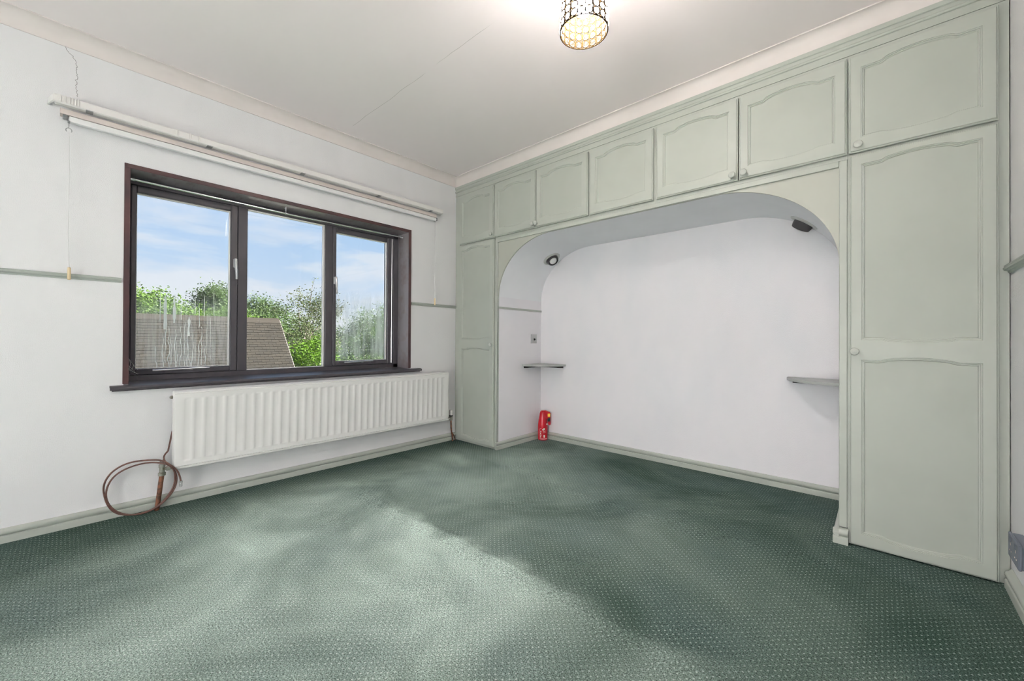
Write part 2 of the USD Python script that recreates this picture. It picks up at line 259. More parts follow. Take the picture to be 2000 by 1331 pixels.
# carpet: green loop pile, pale pin dots on a diagonal lattice, a worn middle with window light and edge shade painted in
P27 = .0191
M_carpet = usdkit.material(stage, LK + 'dotted_carpet', {
    "p": ("diffuse_bsdf", {}), "g": ("geometry", {}),
    "r": ("mapping", {"rotation": (0, 0, math.pi / 4), "scale": (1 / P27, 1 / P27, 0)}), "jn": ("noise_texture", {"scale": 60.0, "detail": 0.0}), "js": ("vector_math", {"math_type": "multiply_add", "vector2": (.22, .22, 0), "vector3": (-.11, -.11, 0)}), "ja": ("vector_math", {"math_type": "add"}),
    "fr": ("vector_math", {"math_type": "fraction"}), "ce": ("vector_math", {"math_type": "subtract", "vector2": (.5, .5, 0)}), "le": ("vector_math", {"math_type": "length"}),
    "dt": ("map_range", {"range_type": "smoothstep", "from_min": .08, "from_max": .20, "to_min": 1, "to_max": 0, "clamp": True}),
    "dn": ("noise_texture", {"scale": 8.0, "detail": 2.0}), "dr": ("map_range", {"from_min": .3, "from_max": .62, "to_min": .25, "to_max": .75, "clamp": True}), "dm": ("math", {"math_type": "multiply"}),
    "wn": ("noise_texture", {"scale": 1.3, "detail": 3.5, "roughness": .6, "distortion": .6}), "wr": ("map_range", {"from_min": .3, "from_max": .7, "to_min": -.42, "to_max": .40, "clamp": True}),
    "sx": ("separate_xyz", {}), "wx": ("map_range", {"range_type": "smoothstep", "from_min": .03, "from_max": .66, "clamp": True}), "wx2": ("map_range", {"range_type": "smoothstep", "from_min": 3.05, "from_max": 1.25, "to_min": .16, "to_max": 1, "clamp": True}),  # darker towards window wall and right side: shade painted into the pile colour
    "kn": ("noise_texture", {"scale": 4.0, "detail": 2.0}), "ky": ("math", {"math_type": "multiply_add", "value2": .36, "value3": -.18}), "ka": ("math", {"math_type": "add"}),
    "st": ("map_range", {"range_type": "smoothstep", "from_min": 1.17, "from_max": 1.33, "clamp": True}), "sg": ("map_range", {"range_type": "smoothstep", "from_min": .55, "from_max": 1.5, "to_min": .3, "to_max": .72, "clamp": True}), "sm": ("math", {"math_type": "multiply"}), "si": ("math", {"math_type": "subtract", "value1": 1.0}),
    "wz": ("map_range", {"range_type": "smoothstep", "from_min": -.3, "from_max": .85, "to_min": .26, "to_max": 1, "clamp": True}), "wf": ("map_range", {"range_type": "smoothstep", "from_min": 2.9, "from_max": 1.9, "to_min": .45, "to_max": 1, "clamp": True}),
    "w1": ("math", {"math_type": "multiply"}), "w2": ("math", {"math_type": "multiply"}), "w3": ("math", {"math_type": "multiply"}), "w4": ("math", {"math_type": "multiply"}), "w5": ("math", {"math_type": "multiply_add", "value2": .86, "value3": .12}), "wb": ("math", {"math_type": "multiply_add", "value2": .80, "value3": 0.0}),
    "sf": ("map_range", {"range_type": "smoothstep", "from_min": -.3, "from_max": -.8, "clamp": True}), "wm": ("math", {"math_type": "maximum", "use_clamp": True}), "mm": ("math", {"math_type": "multiply"}), "wx9": ("math", {"math_type": "add"}),  # sf: floor behind the viewpoint made pale to bounce sun upwards
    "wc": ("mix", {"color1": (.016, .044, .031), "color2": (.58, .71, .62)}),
    "bn": ("noise_texture", {"scale": 170.0, "detail": 1.0}), "gn": ("noise_texture", {"scale": 260.0, "detail": 1.0, "roughness": .7}), "gr": ("map_range", {"from_min": .3, "from_max": .7, "to_min": .34, "to_max": 1.58, "clamp": True}), "gm": ("mix", {"mix_type": "multiply", "fac": 1.0}),
    "bl": ("noise_texture", {"scale": 1.9, "detail": 2.0}), "bm": ("map_range", {"from_min": .45, "from_max": .7, "to_min": 0, "to_max": .3, "clamp": True}), "bc": ("mix", {"color2": (.10, .15, .155)}),  # bluish patches carry cool reflected light as colour
    "cm": ("mix", {}), "dc": ("mix", {"color1": (.30, .37, .33), "color2": (.95, .99, .95)}), "bb": ("bump", {"strength": .7, "distance": .005})},
    [("g.position", "r.vector"), ("g.position", "jn.vector"), ("jn.color", "js.vector1"), ("js.vector", "ja.vector1"), ("r.vector", "ja.vector2"), ("ja.vector", "fr.vector1"), ("fr.vector", "ce.vector1"), ("ce.vector", "le.vector1"), ("le.value", "dt.value"),
     ("g.position", "dn.vector"), ("dn.fac", "dr.value"), ("dt.result", "dm.value1"), ("dr.result", "dm.value2"),
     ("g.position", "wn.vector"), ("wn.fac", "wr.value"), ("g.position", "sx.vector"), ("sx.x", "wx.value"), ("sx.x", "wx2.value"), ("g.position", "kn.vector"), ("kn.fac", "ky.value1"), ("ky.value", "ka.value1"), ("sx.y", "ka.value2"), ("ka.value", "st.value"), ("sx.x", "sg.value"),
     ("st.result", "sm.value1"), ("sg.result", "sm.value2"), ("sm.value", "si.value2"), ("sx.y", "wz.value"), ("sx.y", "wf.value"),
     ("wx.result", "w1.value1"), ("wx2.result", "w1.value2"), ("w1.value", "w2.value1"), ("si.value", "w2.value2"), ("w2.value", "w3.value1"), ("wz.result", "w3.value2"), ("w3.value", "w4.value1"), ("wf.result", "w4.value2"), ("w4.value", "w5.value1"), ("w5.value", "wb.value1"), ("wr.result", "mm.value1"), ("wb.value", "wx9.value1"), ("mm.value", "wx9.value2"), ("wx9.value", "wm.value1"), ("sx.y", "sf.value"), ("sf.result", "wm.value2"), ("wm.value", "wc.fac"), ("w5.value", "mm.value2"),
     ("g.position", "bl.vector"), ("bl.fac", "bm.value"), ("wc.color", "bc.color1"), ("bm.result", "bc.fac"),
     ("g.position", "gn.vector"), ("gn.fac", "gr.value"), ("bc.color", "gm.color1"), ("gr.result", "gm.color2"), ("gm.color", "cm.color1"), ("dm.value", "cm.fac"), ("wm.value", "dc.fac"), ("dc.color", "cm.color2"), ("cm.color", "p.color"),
     ("g.position", "bn.vector"), ("bn.fac", "bb.height"), ("bb.normal", "p.normal")], surface="p.BSDF")

# ------------------------------------------------------------------ room shell
XR, YB, YF, YA, ZC = 3.371, -2.6, 2.486, 3.115, 2.47
# carpeted floor with its low rucks (real relief)
ruck = [([(.55, 1.25), (.886, 1.231), (1.058, 1.223), (1.237, 1.231), (1.452, 1.258), (1.687, 1.24), (1.813, 1.256), (1.971, 1.252), (2.176, 1.268), (2.302, 1.231), (2.409, 1.238), (2.585, 1.234), (3.1, 1.23)], .007),
        ([(.5, 2.27), (.723, 2.261), (1.014, 2.238), (1.449, 2.147), (1.618, 2.127), (2.011, 2.138), (2.33, 2.148), (2.483, 2.183), (2.689, 2.182), (2.95, 2.2)], .006), ([(.45, .9), (.565, .932), (.707, .987), (.858, .976), (1.0, .96)], .004)]
gx = np.linspace(0, XR, 170); gy = np.unique(np.r_[np.linspace(YB, 1.0, 60), np.linspace(1.0, 1.5, 60), np.linspace(1.5, 1.98, 12), np.linspace(1.98, 2.36, 40), np.linspace(2.36, YA, 14), np.linspace(.86, 1.0, 14)])
GX, GY = np.meshgrid(gx, gy, indexing='ij'); GZ = np.zeros_like(GX)
for pts, hh in ruck:
    p = np.array(pts); yy = np.interp(GX, p[:, 0], p[:, 1]); e = np.clip(np.minimum(GX - p[0, 0], p[-1, 0] - GX) / .15, 0, 1)
    am = .25 + .75 * meshkit.noise(np.stack([GX * 3.1, GX * 0 + hh * 1000, GX * 0], -1)); d = GY - yy
    GZ += hh * e * am * (np.exp(-(d / .018) ** 2) + .45 * np.exp(-((d + .03) / .05) ** 2))
GZ += .002 * (meshkit.fbm(np.stack([GX * 2.2, GY * 2.2, GX * 0], -1), 3) - .5)
GZ *= np.clip(np.minimum(np.minimum(GX, XR - GX), np.minimum(GY - YB, YA - GY)) / .2, 0, 1)
nx, ny = GX.shape; idx = np.arange(nx * ny).reshape(nx, ny)
quad = np.stack([idx[:-1, :-1], idx[1:, :-1], idx[1:, 1:], idx[:-1, 1:]], -1).reshape(-1, 4)
flo = trimesh.Trimesh(np.c_[GX.ravel(), GY.ravel(), GZ.ravel()], np.vstack([quad[:, [0, 1, 2]], quad[:, [0, 2, 3]]]), process=False)
obj('floor', cat(flo, B(-.02, XR + .02, YB - .02, YA + .02, -.12, -.012)), M_carpet, label='worn green carpet with window light and shade in its colour, pale pin dots and low rucks', cat='carpet', kind='structure', smooth=True)
obj('ceiling', B(-.3, XR + .3, YB - .3, YA + .3, ZC, ZC + .15), M_ceil, label='warm off-white ceiling with one hairline joint', cat='ceiling', kind='structure', smooth=False)

WY0, WY1, WZ0, WZ1 = .203, 1.985, .684, 1.882
hole = Polygon([(WY0, WZ0), (WY1, WZ0), (WY1, WZ1), (WY0, WZ1)])
obj('wall_left', prism(sbox(YB - .3, -3.2, YA + .3, ZC + .1).difference(hole), -.30, 0, 'x'), M_wall, label='white papered window wall', cat='wall', kind='structure', smooth=False)
obj('crack', tube(spline([(.0004, y, z) for y, z in [(-.019, 2.396), (-.008, 2.376), (.013, 2.348), (.022, 2.314), (.025, 2.264), (.022, 2.211), (.026, 2.161)]], 40) + np.c_[np.zeros(40), .003 * rng.normal(0, 1, 40), np.zeros(40)], .0009, 5), mat('crack_grey', (.22, .21, .2), .9), stage.GetPrimAtPath('/World/wall_left'), smooth=False)  # thin dark grey line along the wall crack
h2 = sbox(-2.42, .45, -.32, 2.36)
obj('wall_right', prism(sbox(YB - .3, -.12, YA + .3, ZC + .1).difference(h2), XR, XR + .13, 'x'), M_wall, label='white papered wall at the right edge', cat='wall', kind='structure', smooth=False)
obj('wall_back', B(-.3, XR + .25, YB - .25, YB, -.12, ZC + .1), mat('back_wall_paint', (.92, .91, .90), .7, spec=.2), label='plain white wall behind the viewpoint', cat='wall', kind='structure', smooth=False)
obj('wall_far', B(0, XR, YA, YA + .25, -.12, ZC), M_alc, label='white papered back wall of the arched alcove', cat='wall', kind='structure', smooth=False)

# alcove: side walls up to the springing, then the arched soffit
AL0, AL1, AR, ZS, ZT, EA = .560, .540, 2.847, 1.318, 1.782, .56
def arch(xl, n=40):
    th = np.linspace(math.pi, math.pi / 2, n)
    l = np.c_[xl + EA + EA * np.cos(th), ZS + (ZT - ZS) * np.sin(th)]
    r = np.c_[AR - EA - EA * np.cos(th[::-1]), ZS + (ZT - ZS) * np.sin(th[::-1])]
    return np.vstack([l, r])
def loft(pa, ya, pb, yb, t):
    """A shell of thickness t over the curve pa at y = ya to pb at y = yb."""
    k = len(pa); V, F = [], []
    for p, y in ((pa, ya), (pb, yb)):
        tg = np.gradient(p, axis=0); nn = np.c_[-tg[:, 1], tg[:, 0]]; nn /= np.linalg.norm(nn, axis=1, keepdims=True)
        V += [[x, y, z] for x, z in p] + [[x, y, z] for x, z in p + nn * t]
    a, b, c, d = 0, k, 2 * k, 3 * k
    for i in range(k - 1):
        j = i + 1
        F += [[a + i, c + i, c + j], [a + i, c + j, a + j], [b + i, d + j, d + i], [b + i, b + j, d + j], [a + i, a + j, b + j], [a + i, b + j, b + i], [c + i, d + j, c + j], [c + i, d + i, d + j]]
    return trimesh.Trimesh(V, F, process=False)
obj('ceiling_alcove', loft(arch(AL0), YF + .0205, arch(AL1), YA - .0005, .012), M_soffit, label='pale blue-white arched soffit of the alcove', cat='soffit', kind='structure', smooth=30)
vl = np.array([[AL0, YF + .0], [AL0, YF + .01], [AL1, YA - .0005], [AL1 - .012, YA - .0005], [AL0 - .012, YF + .0215], [AL0 - .0005, YF + .0215], [AL0 - .0005, YF]])
obj('wall_alcove_left', prism(Polygon(vl), -.01, ZS + .002, 'z'), M_alc, label='white papered left side wall of the alcove', cat='wall', kind='structure', smooth=False)
obj('wall_alcove_right', B(AR, AR + .012, YF + .006, YA + .01, -.01, ZS + .002), M_alc, label='right side wall of the alcove', cat='wall', kind='structure', smooth=False)

# coving
def cove(u0, z0, u1, z1, s):
    """Concave quarter profile from the wall point (u0, z0) up to the ceiling point (u1, z1); s: +1 or -1 direction away from the wall."""
    p = [(u0, z0), (u0 + s * .006, z0), (u0 + s * .006, z0 + .006)]
    cx, cz = u1 - s * .006, z0 + .006; ax, az = abs(cx - (u0 + s * .006)), z1 - .006 - cz
    for t in np.linspace(0, math.pi / 2, 12): p.append((cx - s * ax * math.cos(t), cz + az * math.sin(t)))
    return p + [(u1, z1 - .006), (u1, z1 + .004), (u0, z1 + .004)]
obj('trim_1', sweep(cove(-.001, 2.393, .066, ZC, 1), YB, YF + .02, 'y'), M_cove, label='plain coving above the window wall', cat='coving', kind='structure', smooth=40)
obj('trim_2', sweep(cove(YF + .003, 2.388, 2.432, ZC, -1), -.002, XR, 'x'), M_cove, label='plain coving above the fitted cupboards', cat='coving', kind='structure', smooth=40)
obj('trim_3', sweep(cove(XR, 2.393, XR - .066, ZC, -1), YB, YF, 'y'), M_cove, label='plain coving along the right wall', cat='coving', kind='structure', smooth=40)

# skirting: two rounded mouldings
def skirt(u0, s, d=.018, h=.066):
    p = [(u0 - s * .002, -.004), (u0 + s * d, -.004), (u0 + s * d, .026), (u0 + s * (d - .002), .031), (u0 + s * (d - .010), .034)]
    for t in np.linspace(-1.2, 1.45, 7): p.append((u0 + s * (d - .0125 + .0115 * math.cos(t)), .050 + .0145 * math.sin(t)))
    return p + [(u0 + s * .003, h), (u0 - s * .002, h)]
obj('baseboard_left', sweep(skirt(0, 1), YB, YF + .01, 'y'), M_sage, label='sage green skirting under the radiator', cat='skirting board', kind='structure')
obj('baseboard_alcove_left', sweep(skirt(AL0 - .008, 1, .02), YF - .012, YA, 'y'), M_sage, label='sage green skirting on the left side of the alcove', cat='skirting board', kind='structure')
obj('baseboard_alcove_back', sweep(skirt(YA, -1), AL1, AR, 'x'), M_sage, label='sage green skirting along the back of the alcove', cat='skirting board', kind='structure')
obj('baseboard_alcove_right', cat(sweep(skirt(AR, -1, .02), YF - .045, YA, 'y'), sweep(skirt(YF - .028, -1, .019), AR - .02, 2.883, 'x'), B(AR, 2.883, YF - .03, YF + .004, -.004, .063)), M_sage, label='sage green skirting around the right pier of the alcove', cat='skirting board', kind='structure')
obj('baseboard_right', sweep(skirt(XR, -1, .022, .075), YB, YF - .03, 'y'), M_sage, label='sage green skirting at the foot of the right wall', cat='skirting board', kind='structure')

# dado rails
def dado(u0, s, z1, h=.026, d=.016):
    return [(u0 - s * .001, z1 - h), (u0 + s * d * .35, z1 - h), (u0 + s * d * .45, z1 - h * .75), (u0 + s * d * .9, z1 - h * .6), (u0 + s * d, z1 - h * .4), (u0 + s * d * .8, z1 - h * .2), (u0 + s * d * .85, z1 - h * .05), (u0 + s * d * .7, z1), (u0 - s * .001, z1)]
obj('trim_4', sweep(dado(0, 1, 1.266), YB, WY0 - .012, 'y'), M_dado, label='grey-green dado rail left of the window', cat='dado rail', kind='structure')
obj('trim_5', sweep(dado(0, 1, 1.266), WY1 + .008, YF, 'y'), M_dado, label='short grey-green dado rail right of the window', cat='dado rail', kind='structure')
obj('trim_6', prism(Polygon([(AL0 - .004, YF + .01), (AL0 + .007, YF + .01), (AL1 + .007, YA), (AL1 - .004, YA)]), 1.214, 1.231, 'z'), M_dado, label='thin grey-green rail on the alcove side wall', cat='dado rail', kind='structure')
obj('trim_7', sweep(dado(XR, -1, 1.249, .03, .022), YB, YF - .012, 'y'), M_dado, label='grey-green dado rail on the right wall', cat='dado rail', kind='structure')

# ------------------------------------------------------------------ main window
win = thing('window_1', 'dark wooden three-light casement window', 'window', (-.155, 1.09, .70), kind='structure')
XI = -.155
def part(name, m, mt, par, **k): return obj(name, m, mt, par, **k)
# lining boards, whose room-side edges show red-brown
for nm, m, e in (('reveal_lining', B(-.16, -.001, WY0 + .001, WY1 - .001, 1.862, WZ1 - .001), B(-.001, .006, WY0 - .004, WY1 + .004, 1.862, WZ1 + .004, .001)),
                 ('reveal_lining', B(-.16, -.001, WY1 - .020, WY1 - .001, .684, 1.862), B(-.001, .006, WY1 - .020, WY1 + .004, .70, 1.862, .001)),
                 ('reveal_lining', B(-.16, -.001, WY0 + .001, WY0 + .020, .684, 1.862), B(-.001, .006, WY0 - .004, WY0 + .020, .70, 1.862, .001))):
    q = part(nm, m, M_line, win, smooth=False); part('lining_edge', e, M_edge, q, label='chipped red-brown edge')
sp = [(-.155, .684), (.022, .684)] + [(.030 + .009 * math.cos(t), .6885 + .0095 * math.sin(t) - .008) for t in np.linspace(-1.5, 1.5, 8)] + [(.020, .693), (-.155, .702)]
part('window_sill', cat(sweep(sp, .150, 2.082, 'y'), B(0, .022, .158, 2.074, .664, .684, .002)), M_wood, win)
# outer frame
fy0, fy1, fz0, fz1 = WY0 + .018, WY1 - .022, .700, 1.846
part('frame_rail', B(-.225, XI, fy0, fy1, fz0 - .006, .733, .003), M_wood, win)
part('frame_rail', B(-.225, XI, fy0, fy1, 1.824, fz1 + .018, .003), M_wood, win)
for a, b in ((fy0, .237), (1.915, fy1)): part('frame_stile', B(-.225, XI, a, b, fz0, fz1, .003), M_wood, win)
for a, b in ((.757, .812), (1.329, 1.384)): part('mullion', B(-.225, XI, a, b, .733, 1.824, .003), M_wood, win)
# fixed middle light
part('glass_pane', B(-.200, -.194, .806, 1.334, .728, 1.828), M_pane, win, smooth=False)
part('glazing_bead', cat(B(-.192, -.180, .8125, .8175, .7335, 1.8235), B(-.192, -.172, 1.318, 1.3285, .7335, 1.8235), B(-.192, -.180, .8175, 1.318, .7335, .739), B(-.192, -.172, .8175, 1.318, 1.815, 1.8235)), M_plastic, win, label='pale putty line', smooth=False)
def sash(y0, y1, z0, z1, gl, gr, gb, gt, pm, xo=.004):
    s = part('sash', cat(B(-.215, XI + xo, y0, gl, z0, z1, .004), B(-.215, XI + xo, gr, y1, z0, z1, .004), B(-.215, XI + xo, gl, gr, z0, gb, .004), B(-.215, XI + xo, gl, gr, gt, z1, .004)), M_wood, win)
    part('glass_pane', B(-.196, -.190, gl - .006, gr + .006, gb - .006, gt + .006), pm, s, smooth=False)
    part('glazing_bead', cat(B(-.188, -.176, gl, gl + .0035, gb, gt), B(-.188, -.170, gr - .006, gr, gb, gt), B(-.188, -.176, gl, gr, gb, gb + .004), B(-.188, -.172, gl, gr, gt - .005, gt)), M_plastic, s, label='pale putty line', smooth=False)
    return s
s1 = sash(.238, .755, .735, 1.822, .262, .716, .768, 1.783, M_pane1)
s3 = sash(1.386, 1.913, .735, 1.822, 1.412, 1.857, .770, 1.783, M_pane3)
part('cover_strip', B(XI, XI + .006, 1.893, 1.903, .74, 1.82, .002), M_alu, win)
# condensation runs on the left pane
def ribbon(y, z0, z1, w, seed, wob):
    n = 26; z = np.linspace(z0, z1, n); nz = meshkit.noise(np.c_[z * 28, np.full(n, seed * 3.7), np.zeros(n)]) - .5; nw = .55 + .9 * meshkit.noise(np.c_[z * 40, np.full(n, seed * 9.1), np.ones(n)])
    yy = y + wob * nz; ww = w * nw * np.minimum(1, np.linspace(3, .5, n)); V = np.vstack([np.c_[np.full(n, -.1893), yy - ww / 2, z], np.c_[np.full(n, -.1893), yy + ww / 2, z]])
    F = [[i, n + i, i + 1] for i in range(n - 1)] + [[i + 1, n + i, n + i + 1] for i in range(n - 1)]
    V2 = V + [.0004, 0, 0]; return trimesh.Trimesh(np.vstack([V, V2]), F + [[a + 2 * n, c + 2 * n, b + 2 * n] for a, b, c in F], process=False)
runs = []
for k, (y, a, b, w) in enumerate([(.355, .772, .90, .0045), (.385, .772, .98, .005), (.398, .80, 1.05, .004), (.412, .772, 1.02, .005), (.425, .79, .96, .004), (.443, .772, 1.0, .006), (.452, .772, .93, .004), (.470, .775, 1.02, .005), (.487, .775, 1.05, .0035), (.503, .772, .97, .006), (.512, .772, .88, .004), (.527, .772, 1.0, .0045), (.54, .79, .95, .004), (.556, .772, .93, .005), (.574, .775, 1.02, .004), (.592, .772, .90, .005), (.60, .85, 1.1, .003), (.618, .80, 1.08, .003),
                               (.395, 1.0, 1.20, .013), (.437, 1.04, 1.19, .011), (.508, .96, 1.08, .012), (.372, 1.05, 1.22, .005), (.47, 1.06, 1.17, .004), (.56, 1.02, 1.14, .005), (.585, 1.08, 1.22, .004), (.635, 1.1, 1.24, .003), (.54, 1.1, 1.2, .003)]):
    runs.append(ribbon(y, a, b, w * (.72 if w < .008 else 1.0), k, (.012 if b < 1.07 else .003)))
part('condensation_runs', cat(*runs), M_streak, s1, kind='stuff', label='milky condensation runs down the glass', smooth=False)
# handles and stays
def handle(y, z, par):
    part('window_handle', cat(B(XI + .004, XI + .012, y - .009, y + .009, z - .028, z + .03, .003), tube([(XI + .012, y, z + .018), (XI + .03, y, z + .018)], .007, 10), tube(spline([(XI + .028, y, z + .026), (XI + .034, y - .001, z), (XI + .036, y + .003, z - .06), (XI + .032, y + .004, z - .105)], 14), np.linspace(.010, .0065, 14), 10)), M_alu, par, label='silver casement handle')
handle(.738, 1.44, s1); handle(1.398, 1.40, s3)
def stay(y0, y1, z, par):
    part('window_stay', cat(tube([(XI + .014, y0, z), (XI + .016, (y0 + y1) / 2, z + .003), (XI + .014, y1 - .02, z + .002)], .0055, 8), tube([(XI + .014, y1 - .10, z + .004), (XI + .022, y1 - .06, z + .007), (XI + .014, y1, z + .004)], .005, 8), B(XI, XI + .014, y1 - .10, y1 - .082, z - .006, z + .006, .002), B(XI, XI + .014, y0 + .008, y0 + .024, z - .006, z + .004, .002)), M_alu, par, label='silver casement stay')
stay(.335, .605, .757, s1); stay(1.475, 1.72, .759, s3)

cw = thing('cobweb', 'wispy grey cobweb in the lower left corner of the window recess', 'cobweb', (-.14, .24, .74))
wb = [[(-.150, .222, .86), (-.151, .250, .80), (-.152, .290, .742)], [(-.150, .223, .80), (-.151, .245, .775), (-.152, .262, .748)], [(-.150, .224, .83), (-.145, .235, .775), (-.150, .275, .740)], [(-.149, .223, .775), (-.151, .238, .765), (-.152, .245, .75)], [(-.150, .236, .826), (-.151, .240, .79), (-.151, .233, .765)], [(-.151, .255, .795), (-.151, .25, .775), (-.152, .243, .76)]]
part('strands', cat(*[tube(spline(w, 8), .0007, 4) for w in wb]), M_cord, cw, kind='stuff', smooth=False)
# added unseen window in the right wall, lets sun in to fill the room
w2 = thing('window_2', 'plain white window added in the right wall behind the viewpoint to bring in sun', 'window', (XR, -1.02, .55), kind='structure')
part('frame', prism(sbox(-2.42, .45, -.32, 2.36).difference(sbox(-2.37, .50, -1.40, 2.31)).difference(sbox(-1.34, .50, -.37, 2.31)), XR + .06, XR + .11, 'x'), M_plastic, w2, smooth=False)
for a, b in ((-2.37, -1.40), (-1.34, -.37)): part('glass_pane', B(XR + .082, XR + .088, a - .005, b + .005, .495, 2.315), M_pane, w2, smooth=False)

# ------------------------------------------------------------------ fitted cupboards
DF, DT = 2.462, .020          # door front plane, door thickness
def contour(x0, x1, z0, z1, rt_, rb, n=14):
    """The moulded edge of a fielded panel (counter-clockwise seen from the room), arched by rt_ at the top and rb at the bottom."""
    w = x1 - x0; fl, og = .17 * w, .08 * w
    def rise(x):
        d = min(x - x0, x1 - x)
        if d <= fl: return 0.0
        if d <= fl + og: t = (d - fl) / og; return .55 * (3 * t * t - 2 * t ** 3)
        t = (d - fl - og) / (w / 2 - fl - og); return .55 + .45 * (1 - (1 - t) ** 2)
    xs = np.r_[x0, np.linspace(x0 + fl, x0 + fl + og, 6), np.linspace(x0 + fl + og, x1 - fl - og, n)[1:-1], np.linspace(x1 - fl - og, x1 - fl, 6), x1]
    top = [(x, z1 + rt_ * rise(x)) for x in xs]; bot = [(x, z0 - rb * rise(x)) for x in xs]
    return np.array(bot + top[::-1])
def inset(p, d):
    """Mitred offset of a counter-clockwise outline; d > 0 goes inwards."""
    a, b = np.roll(p, 1, 0), np.roll(p, -1, 0); e1 = p - a; e2 = b - p
    n1 = np.c_[-e1[:, 1], e1[:, 0]]; n2 = np.c_[-e2[:, 1], e2[:, 0]]
    n1 /= np.linalg.norm(n1, axis=1, keepdims=True); n2 /= np.linalg.norm(n2, axis=1, keepdims=True)
    k = 1 + (n1 * n2).sum(1, keepdims=True); return p + d * (n1 + n2) / np.maximum(k, .3)
def rings(p, prof, flip=False):
    """Strips joining successive offsets of an outline; prof: (inset, depth behind the door front)."""
    V, F, n = [], [], len(p)
    for d, y in prof:
        q = inset(p, d); V += [[x, DF + y, z] for x, z in q]
    for i in range(len(prof) - 1):
        for a in range(n):
            b = (a + 1) % n; f = [[i * n + a, i * n + b, (i + 1) * n + b], [i * n + a, (i + 1) * n + b, (i + 1) * n + a]]
            F += [g[::-1] for g in f] if flip else f
    return trimesh.Trimesh(V, F, process=False)
def flat(poly, y):
    v, f = trimesh.creation.triangulate_polygon(poly, engine='earcut'); m = trimesh.Trimesh(np.c_[v[:, 0], np.full(len(v), y), v[:, 1]], f, process=False)
    if m.face_normals[0][1] > 0: m.invert()
    return m
HOLE = [(0, 0), (.001, .003), (.005, .0025), (.0065, .006), (.010, .006), (.013, .0105)]
EDGE = [(0, DT), (0, .008), (.002, .0055), (.0045, .0055), (.008, 0)]
def knob(x, z, door):
    part('knob', lathe([(.007, 0), (.006, .008), (.008, .012), (.0155, .017), (.0175, .022), (.015, .027), (.008, .030), (.001, .031)], (x, DF, z), '-y', 20), M_knob, door)
M_knob = mat('knob_paint', (.50, .525, .475), .35, spec=.5)
def door(par, x0, x1, z0, z1, holes, kx=None, kz=None):
    rect = np.array([(x0, z0), (x1, z0), (x1, z1), (x0, z1)]); face = Polygon(inset(rect, .008)); hs = [contour(*h) for h in holes]
    for h in hs: face = face.difference(Polygon(h))
    m = cat(rings(rect, EDGE), flat(face, DF), *[rings(h, HOLE) for h in hs], B(x0 + .001, x1 - .001, DF + DT - .001, DF + DT, z0 + .001, z1 - .001))
    d = part('door', m, M_sage, par, smooth=25)
    for h in hs: part('panel', flat(Polygon(inset(h, .0125)), DF + .0105), M_sage2, d, smooth=False)
    if kx: knob(kx, kz, d)
    return d
ZU0, ZU1 = 1.829, 2.282       # upper doors
def upper(par, x0, x1, kx=None): return door(par, x0, x1, ZU0, ZU1, [(x0 + .043, x1 - .043, ZU0 + .062, ZU1 - .062, .024, .014)], kx, 1.857)
def tall(par, x0, x1, z0, kx, kz):
    return door(par, x0, x1, z0, 1.817, [(x0 + .043, x1 - .043, .955, 1.769, .020, .012), (x0 + .043, x1 - .043, .062, .863, .016, .016)], kx, kz)
# left wardrobe
lw = thing('wardrobe', 'narrow full-height sage green fitted wardrobe in the corner beside the radiator', 'wardrobe', (.28, 2.80, 0))
part('carcass', cat(B(.0015, .074, YF, YF + .02, 0, 2.30), B(.512, .528, YF, YF + .02, 0, 2.30), B(.074, .518, YF, YF + .02, 2.27, 2.30), B(.074, .518, YF, YF + .02, 1.80, 1.84), B(.074, .518, YF, YF + .02, 0, .03),
                    B(.500, .512, YF + .02, YA - .01, 0, 2.30), B(.02, .500, YA - .02, YA - .008, 0, 2.3), B(.002, .02, YF + .02, YA - .01, 0, 2.3)), M_sage, lw, smooth=False)
upper(lw, .074, .5235, .512); tall(lw, .0745, .531, .022, .517, .90)
# cupboards over the alcove
def cupboard(label, x0, x1, stiles):
    c = thing('overhead_cupboard', label, 'cupboard', ((x0 + x1) / 2, 2.80, 1.80))
    part('carcass', cat(B(x0, x1, YF, YF + .02, 2.27, 2.30), B(x0, x1, YF, YF + .02, 1.812, 1.842), B(x0 + .001, x1 - .001, YF + .02, YA - .01, 1.812, 1.824), *[B(a, b, YF, YF + .02, 1.84, 2.27) for a, b in stiles],
                        B(x0 + .0005, x0 + .012, YF + .02, YA - .01, 1.824, 2.3), B(x1 - .012, x1 - .0005, YF + .02, YA - .01, 1.824, 2.3)), M_sage, c, smooth=False)
    return c
c1 = cupboard('overhead sage cupboard with a meeting pair of knobbed doors next to the corner wardrobe', .532, 1.4720, [(.532, .560), (1.455, 1.472)])
upper(c1, .533, .9895, .972); upper(c1, .9955, 1.4635, 1.008)
c2 = cupboard('single-door overhead sage cupboard without a knob, over the middle of the arch', 1.4725, 1.9480, [(1.4725, 1.490), (1.930, 1.948)])
upper(c2, 1.4815, 1.9385)
c3 = cupboard('overhead sage cupboard with a pair of knobbed doors above the right end of the arch', 1.9485, 2.8785, [(1.9485, 1.968), (2.862, 2.8785)])
upper(c3, 1.9590, 2.4155, 2.391); upper(c3, 2.4205, 2.8765, 2.447)
